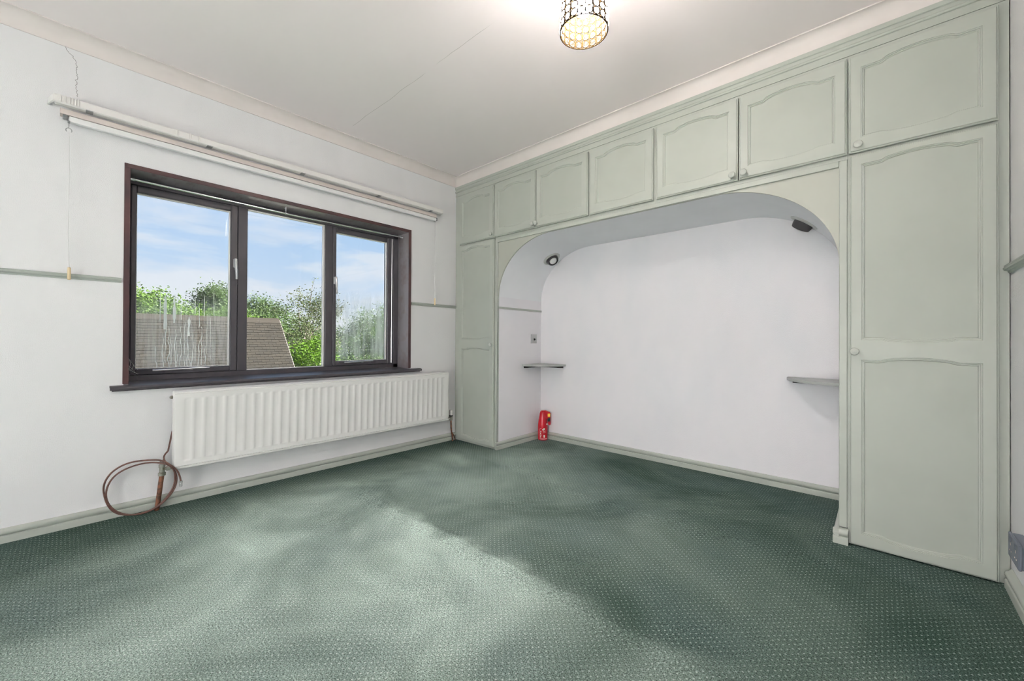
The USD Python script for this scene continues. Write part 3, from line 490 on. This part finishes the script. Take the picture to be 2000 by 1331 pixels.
# right wardrobe
rw = thing('wardrobe', 'wide full-height sage green fitted wardrobe at the right with upper and tall doors', 'wardrobe', (3.12, 2.80, 0))
part('carcass', cat(B(2.879, 2.915, YF, YF + .02, 0, 2.30), B(3.330, XR - .003, YF, YF + .02, 0, 2.30), B(2.915, 3.33, YF, YF + .02, 2.27, 2.30), B(2.915, 3.33, YF, YF + .02, 1.80, 1.84), B(2.915, 3.33, YF + .004, YF + .02, 0, .03), B(2.883, 2.895, YF + .02, YA - .01, 0, 2.30), B(2.88, 3.34, YA - .02, YA - .008, 0, 2.3), B(XR - .016, XR - .004, YF + .02, YA - .01, 0, 2.3)), M_sage, rw, smooth=False)
upper(rw, 2.8835, 3.3395, 2.917); tall(rw, 2.8850, 3.3395, .004, 2.905, .902)

# arched board, its frame strips, and the cornice
ap = np.vstack([arch(AL0), [[AR, 1.812], [AL0, 1.812]]])
surr = thing('arch_surround', 'cream-green board with an arched opening framing the white alcove', 'arch panel', (1.70, YF, 1.80))
part('arch_board', prism(Polygon(ap).buffer(0), YF + .008, YF + .02, 'y'), mat('arch_board_paint', (.465, .48, .42), .5, bump=(90, .1, .001)), surr)
part('head_strip', B(.5605, AR - .0005, YF - .004, YF + .008, 1.783, 1.811, .002), M_sage, surr)
part('side_strip', B(AR, 2.8785, YF - .004, YF + .008, .066, 1.811, .003), M_sage, surr)
part('side_strip', B(.5325, .5600, YF - .003, YF + .0195, 0, 1.811, .001), M_sage, surr)
cp = [(YF + .02, 2.301), (YF - .003, 2.301), (YF - .003, 2.335), (YF - .010, 2.337), (YF - .013, 2.343), (YF - .010, 2.349), (YF - .006, 2.351), (YF - .006, 2.366), (YF - .012, 2.369), (YF - .012, 2.389), (YF + .02, 2.389)]
obj('cornice', sweep(cp, .001, XR - .001, 'x'), M_sage, label='long sage green moulded cornice along the top of the cupboards', cat='cornice', smooth=20)

# ------------------------------------------------------------------ alcove fittings
def shelf(cx, cy, sx, label):
    r = .295; th = np.linspace(0, math.pi / 2, 22); pl = Polygon([(cx, cy)] + [(cx + sx * r * math.cos(t), cy - r * math.sin(t)) for t in th]).buffer(-.006).buffer(.006)
    t = thing('corner_shelf', label, 'shelf', (cx, cy, .70)); t2 = pl.buffer(-.002)
    part('shelf_board', cat(prism(t2, .703, .705, 'z'), prism(pl, .705, .717, 'z'), prism(t2, .717, .719, 'z')), M_grey, t, smooth=30)
    part('batten', B(min(cx, cx + sx * .016), max(cx, cx + sx * .016), cy - .265, cy - .0005, .684, .703, .001), M_batt, t)
    part('batten', B(min(cx + sx * .016, cx + sx * .265), max(cx + sx * .016, cx + sx * .265), cy - .016, cy - .0005, .684, .703, .001), M_batt, t)
shelf(AL1 + .003, YA - .001, 1, 'grey quarter-round shelf in the left alcove corner above the extinguisher')
shelf(AR - .001, YA - .001, -1, 'grey quarter-round shelf at the right end of the alcove')
def arch_z(x, xl):
    d = min(x - xl, AR - x); return ZS + (ZT - ZS) * math.sqrt(max(0, 1 - (1 - min(d, EA) / EA) ** 2))
M_ring = mat('downlight_ring', (.55, .57, .54), .35, spec=.5)
def downlight(x, y, aim, label):
    xl = AL0 + (AL1 - AL0) * (y - YF) / (YA - YF); z = arch_z(x, xl); e = .004
    nx_, nz_ = arch_z(x + e, xl) - arch_z(x - e, xl), -2 * e; n = np.array([nx_, 0, nz_]); n /= np.linalg.norm(n); c = np.array([x, y, z])
    t = thing('downlight', label, 'downlight', c)
    part('trim_ring', lathe([(.054, -.004), (.080, -.004), (.081, .007), (.077, .011), (.062, .013), (.056, .008), (.054, -.004)], c, n, 36), M_ring, t)
    a = np.asarray(aim, float); a /= np.linalg.norm(a)
    part('eyeball', lathe([(.002, -.03), (.052, -.012), (.055, .004), (.054, .030), (.049, .047), (.041, .048), (.039, .018), (.002, .014)], c + n * -.004, n * .75 + a * .45, 28), M_dark, t)
    part('lamp', lathe([(.014, -.01), (.030, .010), (.036, .030), (.032, .046), (.018, .055), (.001, .057)], c + n * -.002, n * .70 + a * .50, 22), M_bulbw, t, label='white reflector lamp')
downlight(.770, 2.973, (.75, -.55, -.3), 'dark eyeball downlight with a white lamp showing, in the left curve of the alcove')
downlight(2.655, 2.99, (-.35, .75, -.5), 'dark eyeball downlight turned away, in the right curve of the alcove')
sk = thing('aerial_socket', 'small steel aerial socket plate on the left alcove wall above the shelf', 'socket', (.545, 2.995, .955))
xs_ = AL0 + (AL1 - AL0) * (2.995 - YF) / (YA - YF)
part('plate', B(xs_ - .002, xs_ + .008, 2.953, 3.037, .912, .998, .002), M_steel, sk)
part('outlet', lathe([(.009, 0), (.009, .004), (.006, .004), (.006, .009), (.001, .009)], (xs_ + .008, 3.0, .95), 'x', 14), M_black, sk)
ds = thing('double_socket', 'blue-grey surface double socket low on the right wall', 'socket', (3.355, 2.227, .22))
part('back_box', B(3.345, XR + .001, 2.156, 2.299, .182, .262, .003), M_sock, ds)
part('faceplate', B(3.336, 3.345, 2.153, 2.302, .179, .265, .003), M_sock, ds)
for y in (2.263, 2.191):
    part('pin_hole', cat(B(3.3352, 3.3362, y - .002, y + .002, .226, .235), B(3.3352, 3.3362, y - .014, y - .008, .205, .209), B(3.3352, 3.3362, y + .008, y + .014, .205, .209)), M_cream, ds, smooth=False)
    part('switch', B(3.3325, 3.336, y - .006, y + .006, .240, .256, .001), M_sock, ds)

fe = thing('fire_extinguisher', 'small red fire extinguisher standing in the left back corner of the alcove', 'fire extinguisher', (.626, 3.040, 0))
FX, FY = .626, 3.040
er, ef = np.array([rt[0], rt[1]]), np.array([-fw[0], -fw[1]]); er /= np.linalg.norm(er); ef /= np.linalg.norm(ef)
def turned(m):
    """x to the right and -y towards the viewpoint, turned into the room's axes."""
    v = m.vertices.copy(); m.vertices = np.c_[FX + v[:, 0] * er[0] - v[:, 1] * ef[0], FY + v[:, 0] * er[1] - v[:, 1] * ef[1], v[:, 2]]; return m
part('body', lathe([(.030, .001), (.043, .003), (.046, .012), (.0465, .120), (.0445, .150), (.040, .185), (.034, .220), (.029, .250), (.024, .266), (.014, .274), (.001, .276)], (FX, FY, 0), 'z', 36), M_red, fe)
hp_ = Polygon([(-.012, .276), (.020, .278), (.066, .262), (.070, .256), (.071, .150), (.066, .143), (.056, .143), (.050, .150), (.046, .196), (.034, .206), (.012, .180), (-.018, .250)])
part('head', turned(prism(hp_, -.022, .020, 'y')), M_red, fe)
part('gauge', turned(cat(B(.046, .068, -.026, -.021, .176, .212, .003), lathe([(.0085, 0), (.0085, .003), (.001, .003)], (.057, -.026, .194), '-y', 16))), M_black, fe, label='black gauge and trigger')
part('safety_tag', turned(B(.044, .068, -.027, -.021, .222, .251, .002)), M_yellow, fe, label='yellow safety tag')
part('seal', turned(B(.030, .042, -.036, -.028, .146, .160, .002)), M_cream, fe, label='pale seal')
def wrap(a0, a1, z0, z1, r, t=.0006):
    an = np.linspace(a0, a1, 14); V = []
    for rr in (r, r + t):
        for z in (z0, z1): V += [[FX + rr * math.cos(a), FY + rr * math.sin(a), z] for a in an]
    n = 14; F = []
    for i in range(n - 1): F += [[2 * n + i, 2 * n + i + 1, 3 * n + i + 1], [2 * n + i, 3 * n + i + 1, 3 * n + i], [n + i, 3 * n + i, 3 * n + i + 1], [n + i, 3 * n + i + 1, n + i + 1], [i, i + 1, 2 * n + i + 1], [i, 2 * n + i + 1, 2 * n + i]]
    return trimesh.Trimesh(V, F, process=False)
va = math.atan2(-FY, CAM[0] - FX)
lb = part('label', cat(wrap(va - .62, va - .56, .018, .112, .0466), wrap(va - .62, va + .98, .014, .020, .0466), wrap(va - .62, va - .30, .110, .114, .0466)), M_label, fe, label='pink-bordered instruction label', smooth=False)
part('label_print', cat(*[wrap(va - .50 + q * .05, va - .34 + q * .08, .030 + k * .0165, .030 + k * .0165 + .011, .0467) for k, q in enumerate((0, .6, -.2, .5))], wrap(va + .1, va + .45, .104, .118, .0467), wrap(va - .1, va + .25, .098, .108, .0467), wrap(va + .05, va + .6, .088, .092, .0467), wrap(va + .05, va + .6, .074, .077, .0467), wrap(va + .15, va + .45, .030, .054, .0467)), M_cream, fe, smooth=False)

# ------------------------------------------------------------------ radiator
rad = thing('radiator', 'long white fluted panel radiator below the window', 'radiator', (.06, 1.37, .21))
RY0, RY1, RZ0, RZ1, RX = .400, 2.336, .212, .652, .098
ys = [RY0, RY0 + .004, RY0 + .012]; hs_ = [-.012, -.002, 0]
for k in range(37):
    y = .442 + k * .0503
    ys += [y, y + .007, y + .030, y + .037]; hs_ += [0, -.0048, -.0048, 0]
ys += [RY1 - .012, RY1 - .004, RY1]; hs_ += [0, -.002, -.012]
zs = np.array([RZ0, RZ0 + .004, RZ0 + .014, RZ0 + .016, RZ0 + .020, .252, .258, .266, .598, .606, .612, .634, .638, RZ1 - .010, RZ1 - .003, RZ1])
wz = np.interp(zs, [.252, .266, .598, .612], [0, 1, 1, 0]); bz = np.array([-.014, -.002, 0, -.004, 0, 0, 0, 0, 0, 0, 0, 0, -.004, -.003, -.010, -.020])
ys, hs_ = np.array(ys), np.array(hs_); edge = (hs_ == -.012) | (hs_ == -.002)
H = RX + np.where(edge[:, None], hs_[:, None], hs_[:, None] * wz[None]) + bz[None]
YY, ZZ = np.meshgrid(ys, zs, indexing='ij'); ix = np.arange(YY.size).reshape(YY.shape)
qd = np.stack([ix[:-1, :-1], ix[1:, :-1], ix[1:, 1:], ix[:-1, 1:]], -1).reshape(-1, 4)
part('front_panel', trimesh.Trimesh(np.c_[H.ravel(), YY.ravel(), ZZ.ravel()], np.vstack([qd[:, [0, 1, 2]], qd[:, [0, 2, 3]]]), process=False), M_rad, rad, smooth=30)
part('back_panel', B(.030, .078, RY0 + .001, RY1 - .001, RZ0 + .001, RZ1 - .002, .006), M_rad, rad)
part('bracket', B(.001, .030, .62, .65, .30, .60), M_rad, rad); part('bracket', B(.001, .030, 2.06, 2.09, .30, .60), M_rad, rad)
part('bleed_plug', cat(lathe([(.009, 0), (.009, .010), (.005, .010), (.005, .014), (.001, .014)], (.055, .401, .615), np.array([0, -1, 0]), 14)), M_brass, rad)
# thermostatic valve and pipes on the right
tv = part('valve', cat(lathe([(.011, .196), (.014, .200), (.014, .226), (.010, .230), (.010, .236)], (.058, 2.392, 0), 'z', 16), tube([(.058, 2.335, .222), (.058, 2.392, .222)], .009, 10), lathe([(.013, -.006), (.013, .006)], (.058, 2.360, .222), np.array([0, 1, 0]), 6)), M_brass, rad, label='brass valve body')
part('valve_cap', lathe([(.014, .246), (.0175, .250), (.0175, .284), (.014, .292), (.001, .294)], (.058, 2.392, 0), 'z', 20), M_plastic, tv, label='white valve cap')
part('valve_collar', lathe([(.015, .234), (.017, .236), (.017, .246), (.013, .247)], (.058, 2.392, 0), 'z', 20), M_black, tv, label='black collar')
part('copper_pipe', tube(spline([(.058, 2.392, .20), (.056, 2.396, .15), (.052, 2.404, .095), (.050, 2.414, .06), (.048, 2.42, .0)], 16), .0075, 10), M_copper, rad, label='stained copper pipe')
part('copper_pipe', tube(spline([(.052, 2.405, .092), (.045, 2.43, .06), (.035, 2.458, .02), (.034, 2.462, .0)], 12), .005, 8), M_copper, rad)
# lockshield valve and pipe on the left
lv = part('valve', cat(lathe([(.012, .186), (.017, .188), (.017, .203), (.012, .205), (.012, .232), (.015, .234), (.015, .248), (.009, .252), (.007, .262), (.010, .264), (.010, .272), (.001, .273)], (.058, .357, 0), 'z', 16), tube([(.058, .357, .222), (.058, .402, .222)], .009, 10), lathe([(.014, -.008), (.014, .008)], (.058, .383, .222), np.array([0, 1, 0]), 6)), M_brass, rad, label='brass lockshield valve')
part('copper_pipe', tube([(.050, .338, .0), (.054, .347, .09), (.058, .356, .188)], .0112, 14), M_copper, rad, label='stained copper pipe')
# loose coil of thin brown pipe
hp = [(.385, .397, .375), (.38, .38, .32), (.37, .368, .266), (.40, .387, .239), (.42, .403, .215), (.43, .415, .169), (.43, .411, .127), (.41, .378, .064), (.39, .335, .025), (.36, .252, .006), (.33, .176, .045), (.32, .141, .119), (.32, .143, .171), (.33, .172, .229), (.35, .23, .263), (.37, .302, .272), (.40, .352, .261)]
h1 = [(.09 if a < 0 else .045 + (a - .32) * .45, y, z) for a, y, z in hp]
h2 = [(.092, .378, .248), (.093, .400, .222), (.089, .409, .170), (.088, .404, .127), (.082, .372, .066), (.074, .333, .026), (.062, .25, .0075), (.052, .176, .036), (.047, .134, .133), (.047, .131, .186), (.050, .157, .246), (.058, .22, .285), (.068, .301, .286), (.080, .352, .275), (.098, .387, .247), (.104, .414, .213), (.107, .428, .172), (.107, .432, .147)]
pc = thing('pipe_coil', 'loose coil of thin brown pipe hanging at the left end of the radiator', 'pipe', (.06, .28, .005))
part('pipe', cat(tube(spline(h1[1:], 90), .0042, 8), tube(spline([h1[1], (.050, .388, .345), (.020, .405, .42)], 14), .0042, 8), tube(spline([h1[-1], (.089, .366, .256), h2[0]], 8), .0042, 8), tube(spline(h2, 110), .0042, 8)), M_hose, pc)
part('connector', lathe([(.0055, -.028), (.0075, -.026), (.0075, -.012), (.006, -.010), (.0085, -.008), (.0085, .002), (.005, .004)], (.107, .432, .147), 'z', 12), M_alu, pc, label='silver end connector')

# ------------------------------------------------------------------ curtain track, batten and roller blind above the window
bt = obj('batten', cat(B(.0, .048, -.033, 2.225, 2.040, 2.066, .001)), M_batten, label='bare pinkish wooden batten screwed to the wall above the window', cat='batten')
rb = thing('roller_blind', 'white roller blind headrail with pull cords under the wooden batten', 'blind', (.03, 1.1, 2.022))
part('tube', cat(tube([(.030, -.004, 2.0235), (.030, 2.222, 2.0235)], .0155, 18), B(.028, .0465, -.002, 2.220, 2.009, 2.038, .003)), M_blind, rb)
part('end_bracket', B(.006, .046, -.024, -.006, 2.026, 2.039, .002), M_clip, rb); part('end_bracket', B(.006, .046, 2.223, 2.235, 2.012, 2.039, .002), M_clip, rb)
def pull(y, zb, ring):
    if ring: part('cord_ring', cat(tube([(.05 + 0 * t, y + .010 * math.cos(t), 1.965 + .011 * math.sin(t)) for t in np.linspace(-.7, 3.9, 22)], .0016, 6), tube([(.05, y, 1.976), (.05, y, 2.004)], .0016, 6), B(.045, .055, y - .004, y + .004, 2.0, 2.012, .001)), M_clip, rb)
    part('pull_cord', cat(tube(spline([(.050, y, 1.955 if ring else 2.01), (.049, y + .002, 1.7), (.045, y + .001, 1.5), (.040, y + .006, zb + .06)], 20), .0016, 6)), M_cord, rb)
    part('cord_pull', lathe([(.003, .062), (.006, .060), (.0065, .030), (.0058, .028), (.0068, .024), (.007, .004), (.004, .0), (.001, .0)], (.040, y + .006, zb), 'z', 14), M_pull, rb, label='pale wooden cord pull')
pull(-.003, 1.232, True); pull(2.208, 1.252, False)
ct = thing('curtain_rail', 'white plastic curtain track with returned end and bunched gliders above the batten', 'curtain rail', (.06, 1.1, 2.07))
def rail_at(y): return .0 * y
rp = [(.046, 2.076), (.082, 2.074), (.0895, 2.078), (.0905, 2.082), (.0905, 2.106), (.087, 2.112), (.046, 2.112)]
part('rail', cat(sweep(rp, -.050, 2.262, 'y'), prism(Polygon([(.004, -.072), (.009, -.074), (.088, -.054), (.088, -.046), (.080, -.048)]), 2.080, 2.110, 'z'), prism(Polygon([(.012, 2.285), (.018, 2.287), (.0905, 2.262), (.080, 2.256)]), 2.080, 2.110, 'z')), M_plastic, ct, smooth=25)
for y in (.066, .555, 1.075, 1.645, 2.14):
    part('rail_bracket', cat(B(.0, .050, y - .012, y + .012, 2.100, 2.112, .001), B(.052, .090, y - .013, y + .013, 2.0715, 2.0765, .001)), M_clip, ct)
for y in (-.038, -.032, -.016, -.002, .008, .018, .027, .405, .462, .503):
    part('glider', B(.0905, .0955, y - .003, y + .003, 2.078, 2.112, .001), M_plastic, ct)
# net rod across the window head
nr = thing('net_rod', 'thin chrome net-curtain rod across the head of the window recess', 'curtain rod', (-.09, 1.09, 1.83))
part('rod', tube([(-.085, .238, 1.832), (-.085, 1.1, 1.822), (-.085, 1.95, 1.832)], .0058, 10), M_chrome, nr)
for y in (.236, 1.948): part('end_cap', lathe([(.006, -.014), (.010, -.012), (.010, .008), (.006, .014)], (-.085, y, 1.832), np.array([0, 1, 0]), 14), M_chrome, nr)
part('hook', cat(tube([(-.075, 1.02, 1.862), (-.075, 1.02, 1.815)], .0016, 6), tube([(-.075, 1.008, 1.855), (-.075, 1.032, 1.855)], .0016, 6), tube([(-.075, 1.02, 1.815), (-.085, 1.02, 1.812), (-.094, 1.02, 1.820)], .0016, 6)), M_chrome, nr)

# ------------------------------------------------------------------ pendant lamp
PX, PY, PZ, PR = 2.168, 1.300, 2.107, .0885
pl_ = thing('pendant_lamp', 'lit pendant shade of glass beads in gold wire hanging from the ceiling', 'lamp', (PX, PY, PZ))
NR, NCOL, PITCHZ = 7, 20, .0285; PH = NR * PITCHZ + .006
def prad(z): return PR - .010 * (z - PZ) / PH
sh = part('shade', cat(*[tube([(PX + prad(z) * math.cos(a), PY + prad(z) * math.sin(a), z) for a in np.linspace(0, 2 * math.pi, 48, endpoint=False)], .0018, 6, closed=True) for z in (PZ, PZ + .003 + PITCHZ * 3.5, PZ + PH)],
                       *[tube([(PX + prad(PZ) * math.cos(a), PY + prad(PZ) * math.sin(a), PZ), (PX + prad(PZ + PH) * math.cos(a), PY + prad(PZ + PH) * math.sin(a), PZ + PH)], .0016, 6) for a in np.arange(NCOL) * 2 * math.pi / NCOL],
                       *[tube([(PX, PY, PZ + PH), (PX + prad(PZ + PH) * math.cos(a), PY + prad(PZ + PH) * math.sin(a), PZ + PH)], .0015, 6) for a in (.4, 2.5, 4.6)]), M_gold, pl_, label='gold wire cage')
ball = trimesh.creation.icosphere(1, 1.0)
for j in range(NR):
    for i in range(NCOL):
        a = (i + .5) * 2 * math.pi / NCOL; z = PZ + .003 + PITCHZ * (j + .5); b = ball.copy(); b.vertices = b.vertices * [.0055, .0112, .0122]
        b.apply_transform(trimesh.transformations.rotation_matrix(a, [0, 0, 1])); b.apply_translation([PX + prad(z) * math.cos(a), PY + prad(z) * math.sin(a), z]); part('bead', b, M_bead, sh, smooth=True)
for i in range(NCOL):
    a = (i + .5) * 2 * math.pi / NCOL
    rr_ = cat(*[tube([(PX + prad(z) * math.cos(a) - math.sin(a) * .0128 * math.cos(u), PY + prad(z) * math.sin(a) + math.cos(a) * .0128 * math.cos(u), z + .0134 * math.sin(u)) for u in np.linspace(0, 2 * math.pi, 16, endpoint=False)], .0015, 5, closed=True) for z in PZ + .003 + PITCHZ * (np.arange(NR) + .5)])
    part('bead_ring', rr_, M_gold, sh)
    part('bead_link', cat(*[tube([(PX + prad(z) * math.cos(a) * 1.0, PY + prad(z) * math.sin(a), z - .003), (PX + prad(z) * math.cos(a), PY + prad(z) * math.sin(a), z + .003)], .0022, 5) for z in PZ + .003 + PITCHZ * np.arange(0, NR + 1)]), M_gold, sh)
part('lamp_holder', lathe([(.010, PZ + PH + .045), (.019, PZ + PH + .040), (.020, PZ + PH - .02), (.017, PZ + PH - .03), (.001, PZ + PH - .03)], (PX, PY, 0), 'z', 20), M_plastic, pl_)
part('cord', tube([(PX, PY, PZ + PH + .04), (PX, PY, ZC - .02)], .0035, 8), M_plastic, pl_)
part('ceiling_rose', lathe([(.012, ZC - .045), (.030, ZC - .035), (.045, ZC - .012), (.046, ZC - .0005)], (PX, PY, 0), 'z', 24), M_plastic, pl_)
M_glow = usdkit.material(stage, LK + 'lit_bulb', {"e": ("emission", {"color": (1, .945, .95), "strength": BULB})}, surface="e.emission")
part('bulb', lathe([(.013, .075), (.015, .060), (.026, .035), (.030, .015), (.027, -.004), (.017, -.020), (.001, -.026)], (PX, PY, PZ + PH - .121), 'z', 24), M_glow, pl_, label='glowing lamp bulb')

# ------------------------------------------------------------------ outside
ZG = -2.75
obj('ground', B(-75, -.30, -40, 70, ZG - .3, ZG), M_grass, label='grass of the gardens outside', cat='grass', kind='structure', smooth=False)
hs2 = thing('house', 'neighbouring house with a steep weathered tiled roof outside the window', 'house', (-8, 0, ZG))
RX0, RZr, SL = -8.0, 1.418, math.radians(47.6); YV = 3.517
ex, ez = RX0 + 2.35 * math.cos(SL), RZr - 2.35 * math.sin(SL)
part('wall', B(2 * RX0 - ex + .15, ex - .15, -6, YV - .06, ZG, ez + .05), M_brick, hs2, smooth=False)
def slope_pt(s, y, h=0.0): return np.array([RX0 + s * math.cos(SL) + h * math.sin(SL), y, RZr - s * math.sin(SL) + h * math.cos(SL)])
def slab(s0, s1, y0, y1, h0, h1, t):
    """A flat piece lying on the near slope: raised by h0 at the head and h1 at the tail."""
    P = [slope_pt(s, y, h + k) for k in (0, t) for (s, h) in ((s0, h0), (s1, h1)) for y in (y0, y1)]
    return trimesh.Trimesh(np.array(P)).convex_hull
rf = part('roof', cat(slab(0, 2.35, -6, YV - .01, -.03, -.03, .02), prism(Polygon([(RX0, RZr - .02), (2 * RX0 - ex, ez), (2 * RX0 - ex, ez - .04), (RX0, RZr - .06)]), -6, YV - .01, 'y'), prism(Polygon([(RX0, RZr - .04), (2 * RX0 - ex + .2, ez), (ex - .2, ez)]), -5.9, YV - .08, 'y')), M_under, hs2, smooth=False)
GA, TW = .0745, .158
stuff = []; cnt = 0
for r in range(30):
    s0 = .10 + r * GA; off = (r % 2) * TW / 2
    k = 0
    while True:
        y1 = YV - k * TW + (TW / 2 if off and k else 0) if off else YV - k * TW
        w = TW / 2 if (off and k == 0) else TW
        y0 = y1 - w; k += 1
        if y1 < -5.9: break
        j = rng.normal(0, 1, 3); m = slab(s0 - .03, s0 + GA + .003 * j[0], y0 + .002, y1 - .002, .002, .013 + .0018 * abs(j[1]), .010)
        if y1 > 1.0 and r < 19 and cnt < 298: part('tile', m, M_tiles[int(rng.integers(4))], rf, smooth=False); cnt += 1
        else: stuff.append(m)
part('tile_field', cat(*stuff), M_tiles[1], rf, kind='stuff', smooth=False)
for k in range(18):
    y1 = YV - .01 - k * .45
    w_ = [(-.120, -.094), (-.025, .008), (0, .018), (.025, .008), (.120, -.094)]
    part('ridge_tile', prism(Polygon([(RX0 + a, RZr + b) for a, b in w_ + [(q, b - .016) for q, b in w_[::-1]]]), y1 - .444, y1, 'y'), M_ridge, rf, smooth=30)
    part('ridge_joint', prism(Polygon([(RX0 + a * .97, RZr + b - .003) for a, b in w_] + [(RX0 + .06, RZr - .06), (RX0 - .06, RZr - .06)]), y1 - .450, y1 - .444, 'y'), M_mortar, rf, smooth=30)
part('verge', slab(.05, 2.36, YV - .012, YV + .004, -.03, -.03, .05), M_mortar, hs2, smooth=False)

def leaves(centres, n, spread, size, rg, long=1.7):
    """n small folded leaves scattered round the given points."""
    c = centres[rg.integers(len(centres), size=n)] + rg.normal(0, 1, (n, 3)) * spread
    d = rg.normal(0, 1, (n, 3)); d[:, 2] *= .6; d /= np.linalg.norm(d, axis=1, keepdims=True)
    u = np.cross(d, rg.normal(0, 1, (n, 3))); u /= np.linalg.norm(u, axis=1, keepdims=True); nn = np.cross(d, u)
    s = size * rg.uniform(.6, 1.3, (n, 1)); a = c - d * s * long / 2; b = c + d * s * long / 2; l = c + u * s / 2 + nn * s * .15; r = c - u * s / 2 + nn * s * .15
    V = np.stack([a, l, b, r], 1).reshape(-1, 3); k = np.arange(n) * 4
    F = np.vstack([np.c_[k, k + 1, k + 2], np.c_[k, k + 2, k + 3]]); return trimesh.Trimesh(V, F, process=False)
def tree(name, label, x, y, ztop, rx, rz, lm, seed, n=7000, size=.09, clumps=46, spread=.26, trunk=.09, catname='tree', zc=None, airy=0, k=1.0):
    rg = np.random.default_rng(seed); n, size = int(n * 1.9), size * .62
    x, y, ztop = np.array([2.994, 0, .95]) + k * (np.array([x, y, ztop]) - [2.994, 0, .95]); rx, rz, size, spread, trunk = rx * k, rz * k, size * k, spread * k, trunk * k ** .5
    t = thing(name, label, catname, (x, y, ZG)); zc = zc if zc is not None else ztop - rz
    d = rg.normal(0, 1, (clumps, 3)); d /= np.linalg.norm(d, axis=1, keepdims=True); rr = rg.uniform(.45, 1.0, (clumps, 1)) ** .6
    cs = np.array([x, y, zc]) + d * rr * np.array([rx, rx, rz]) * .88; cs = cs[cs[:, 2] > ZG + .2]
    tk = [tube(spline([(x, y, ZG), (x + rg.normal(0, .1), y + rg.normal(0, .1), (ZG + zc) / 2), (x, y, zc + rz * .4)], 10), np.linspace(trunk, trunk * .3, 10), 7)]
    for c in cs[:26]:
        b = np.array([x, y, zc - rz * .5 + rg.uniform(0, .7) * rz]); mid = (b + c) / 2 + rg.normal(0, .08, 3) * rx
        tk.append(tube(spline([b, mid, c], 7), np.linspace(trunk * .35, trunk * .08, 7), 5, caps=False))
    tips = [cs]
    if airy:
        tw = []
        for _ in range(airy):
            c = cs[rg.integers(len(cs))]; o = (c - np.array([x, y, zc])) / np.array([rx, rx, rz]); e = c + (o * .6 + rg.normal(0, .25, 3) + [0, 0, .25]) * rg.uniform(.5, 1.0) * rx * .75
            p = spline([c, (c + e) / 2 + rg.normal(0, .07, 3), e], 8); tk.append(tube(p, np.linspace(.012, .004, 8), 4, caps=False)); tw.append(p[2:])
        tips.append(np.vstack(tw))
    part('trunk', cat(*tk), M_bark, t)
    lv_ = leaves(tips[0], n, spread * np.array([1, 1, .8]), size, rg)
    if airy: lv_ = cat(lv_, leaves(tips[1], n // 4, .05, size, rg))
    part('crown', lv_, lm, t, smooth=False, kind='stuff')
# sizes and places, then k: how much farther out along its line of sight the tree stands
tree('broadleaf_tree', 'bright green tree at the left edge of the left window pane', -18.4, 2.05, 3.15, 1.25, 1.9, L_bright, 11, 8000, .11, spread=.26, k=1.26)
tree('broadleaf_tree', 'bright green tree whose top shows above the condensation runs in the left pane', -22.3, 3.9, 2.62, 1.6, 1.9, L_bright, 12, 8000, .12, spread=.32, k=.90)
tree('broadleaf_tree', 'round dark olive tree far behind the roof ridge in the left pane', -33.5, 7.35, 5.0, 1.55, 2.3, L_dark, 13, 8000, .15, spread=.36, k=1.19)
tree('bush', 'bright bush in front of the round olive tree above the ridge', -23.3, 5.75, 2.5, 1.3, 1.3, L_bright, 14, 6500, .12, spread=.28, catname='bush', k=.75)
tree('broadleaf_tree', 'olive-green tree just right of the left mullion above the ridge', -22.0, 6.7, 3.45, 1.75, 2.2, L_dark, 15, 9000, .11, spread=.32, k=2.0)
tree('sparse_tree', 'open-branched tree with sparse leafy twigs in the middle pane', -12.9, 6.0, 2.85, 1.35, 2.0, L_sparse, 16, 5200, .065, 40, .22, .07, airy=90, k=.99)
tree('laurel_bush', 'bright yellow-green laurel bush low in the middle pane beside the roof verge', -9.6, 4.9, 1.02, 1.0, 1.2, L_laurel, 18, 8000, .075, 60, .17, .04, catname='bush')
tree('broadleaf_tree', 'tall green tree behind the misted right pane', -13.2, 8.5, 2.35, 1.7, 2.6, L_mid, 19, 12000, .075, 70, .27, k=1.15)
tree('broadleaf_tree', 'dense green tree at the right edge of the right pane', -10.4, 8.25, 2.75, 1.25, 2.7, L_mid, 20, 11000, .065, 70, .2, k=.96)
tree('hedge_tree', 'broad mid-green tree between the open-branched tree and the roof verge', -23.0, 9.1, 2.5, 2.6, 2.4, L_mid, 21, 13000, .11, 70, .38, k=.91)
tree('laurel_bush', 'green shrub low behind the misted right pane', -8.3, 6.1, .55, 1.0, 1.1, L_mid, 22, 8000, .055, 60, .15, .04, catname='bush', k=.90)
tree('hedge_tree', 'long grassy hedge showing just above the roof ridge', -17.0, 5.1, 1.98, 1.7, 1.2, L_bright, 23, 8000, .09, 60, .26, k=1.82)
tree('hedge_tree', 'mid-green tree just above the roof ridge behind the condensation runs', -19.5, 3.1, 2.35, 1.6, 1.6, L_mid, 24, 8000, .1, 50, .3, k=.76)
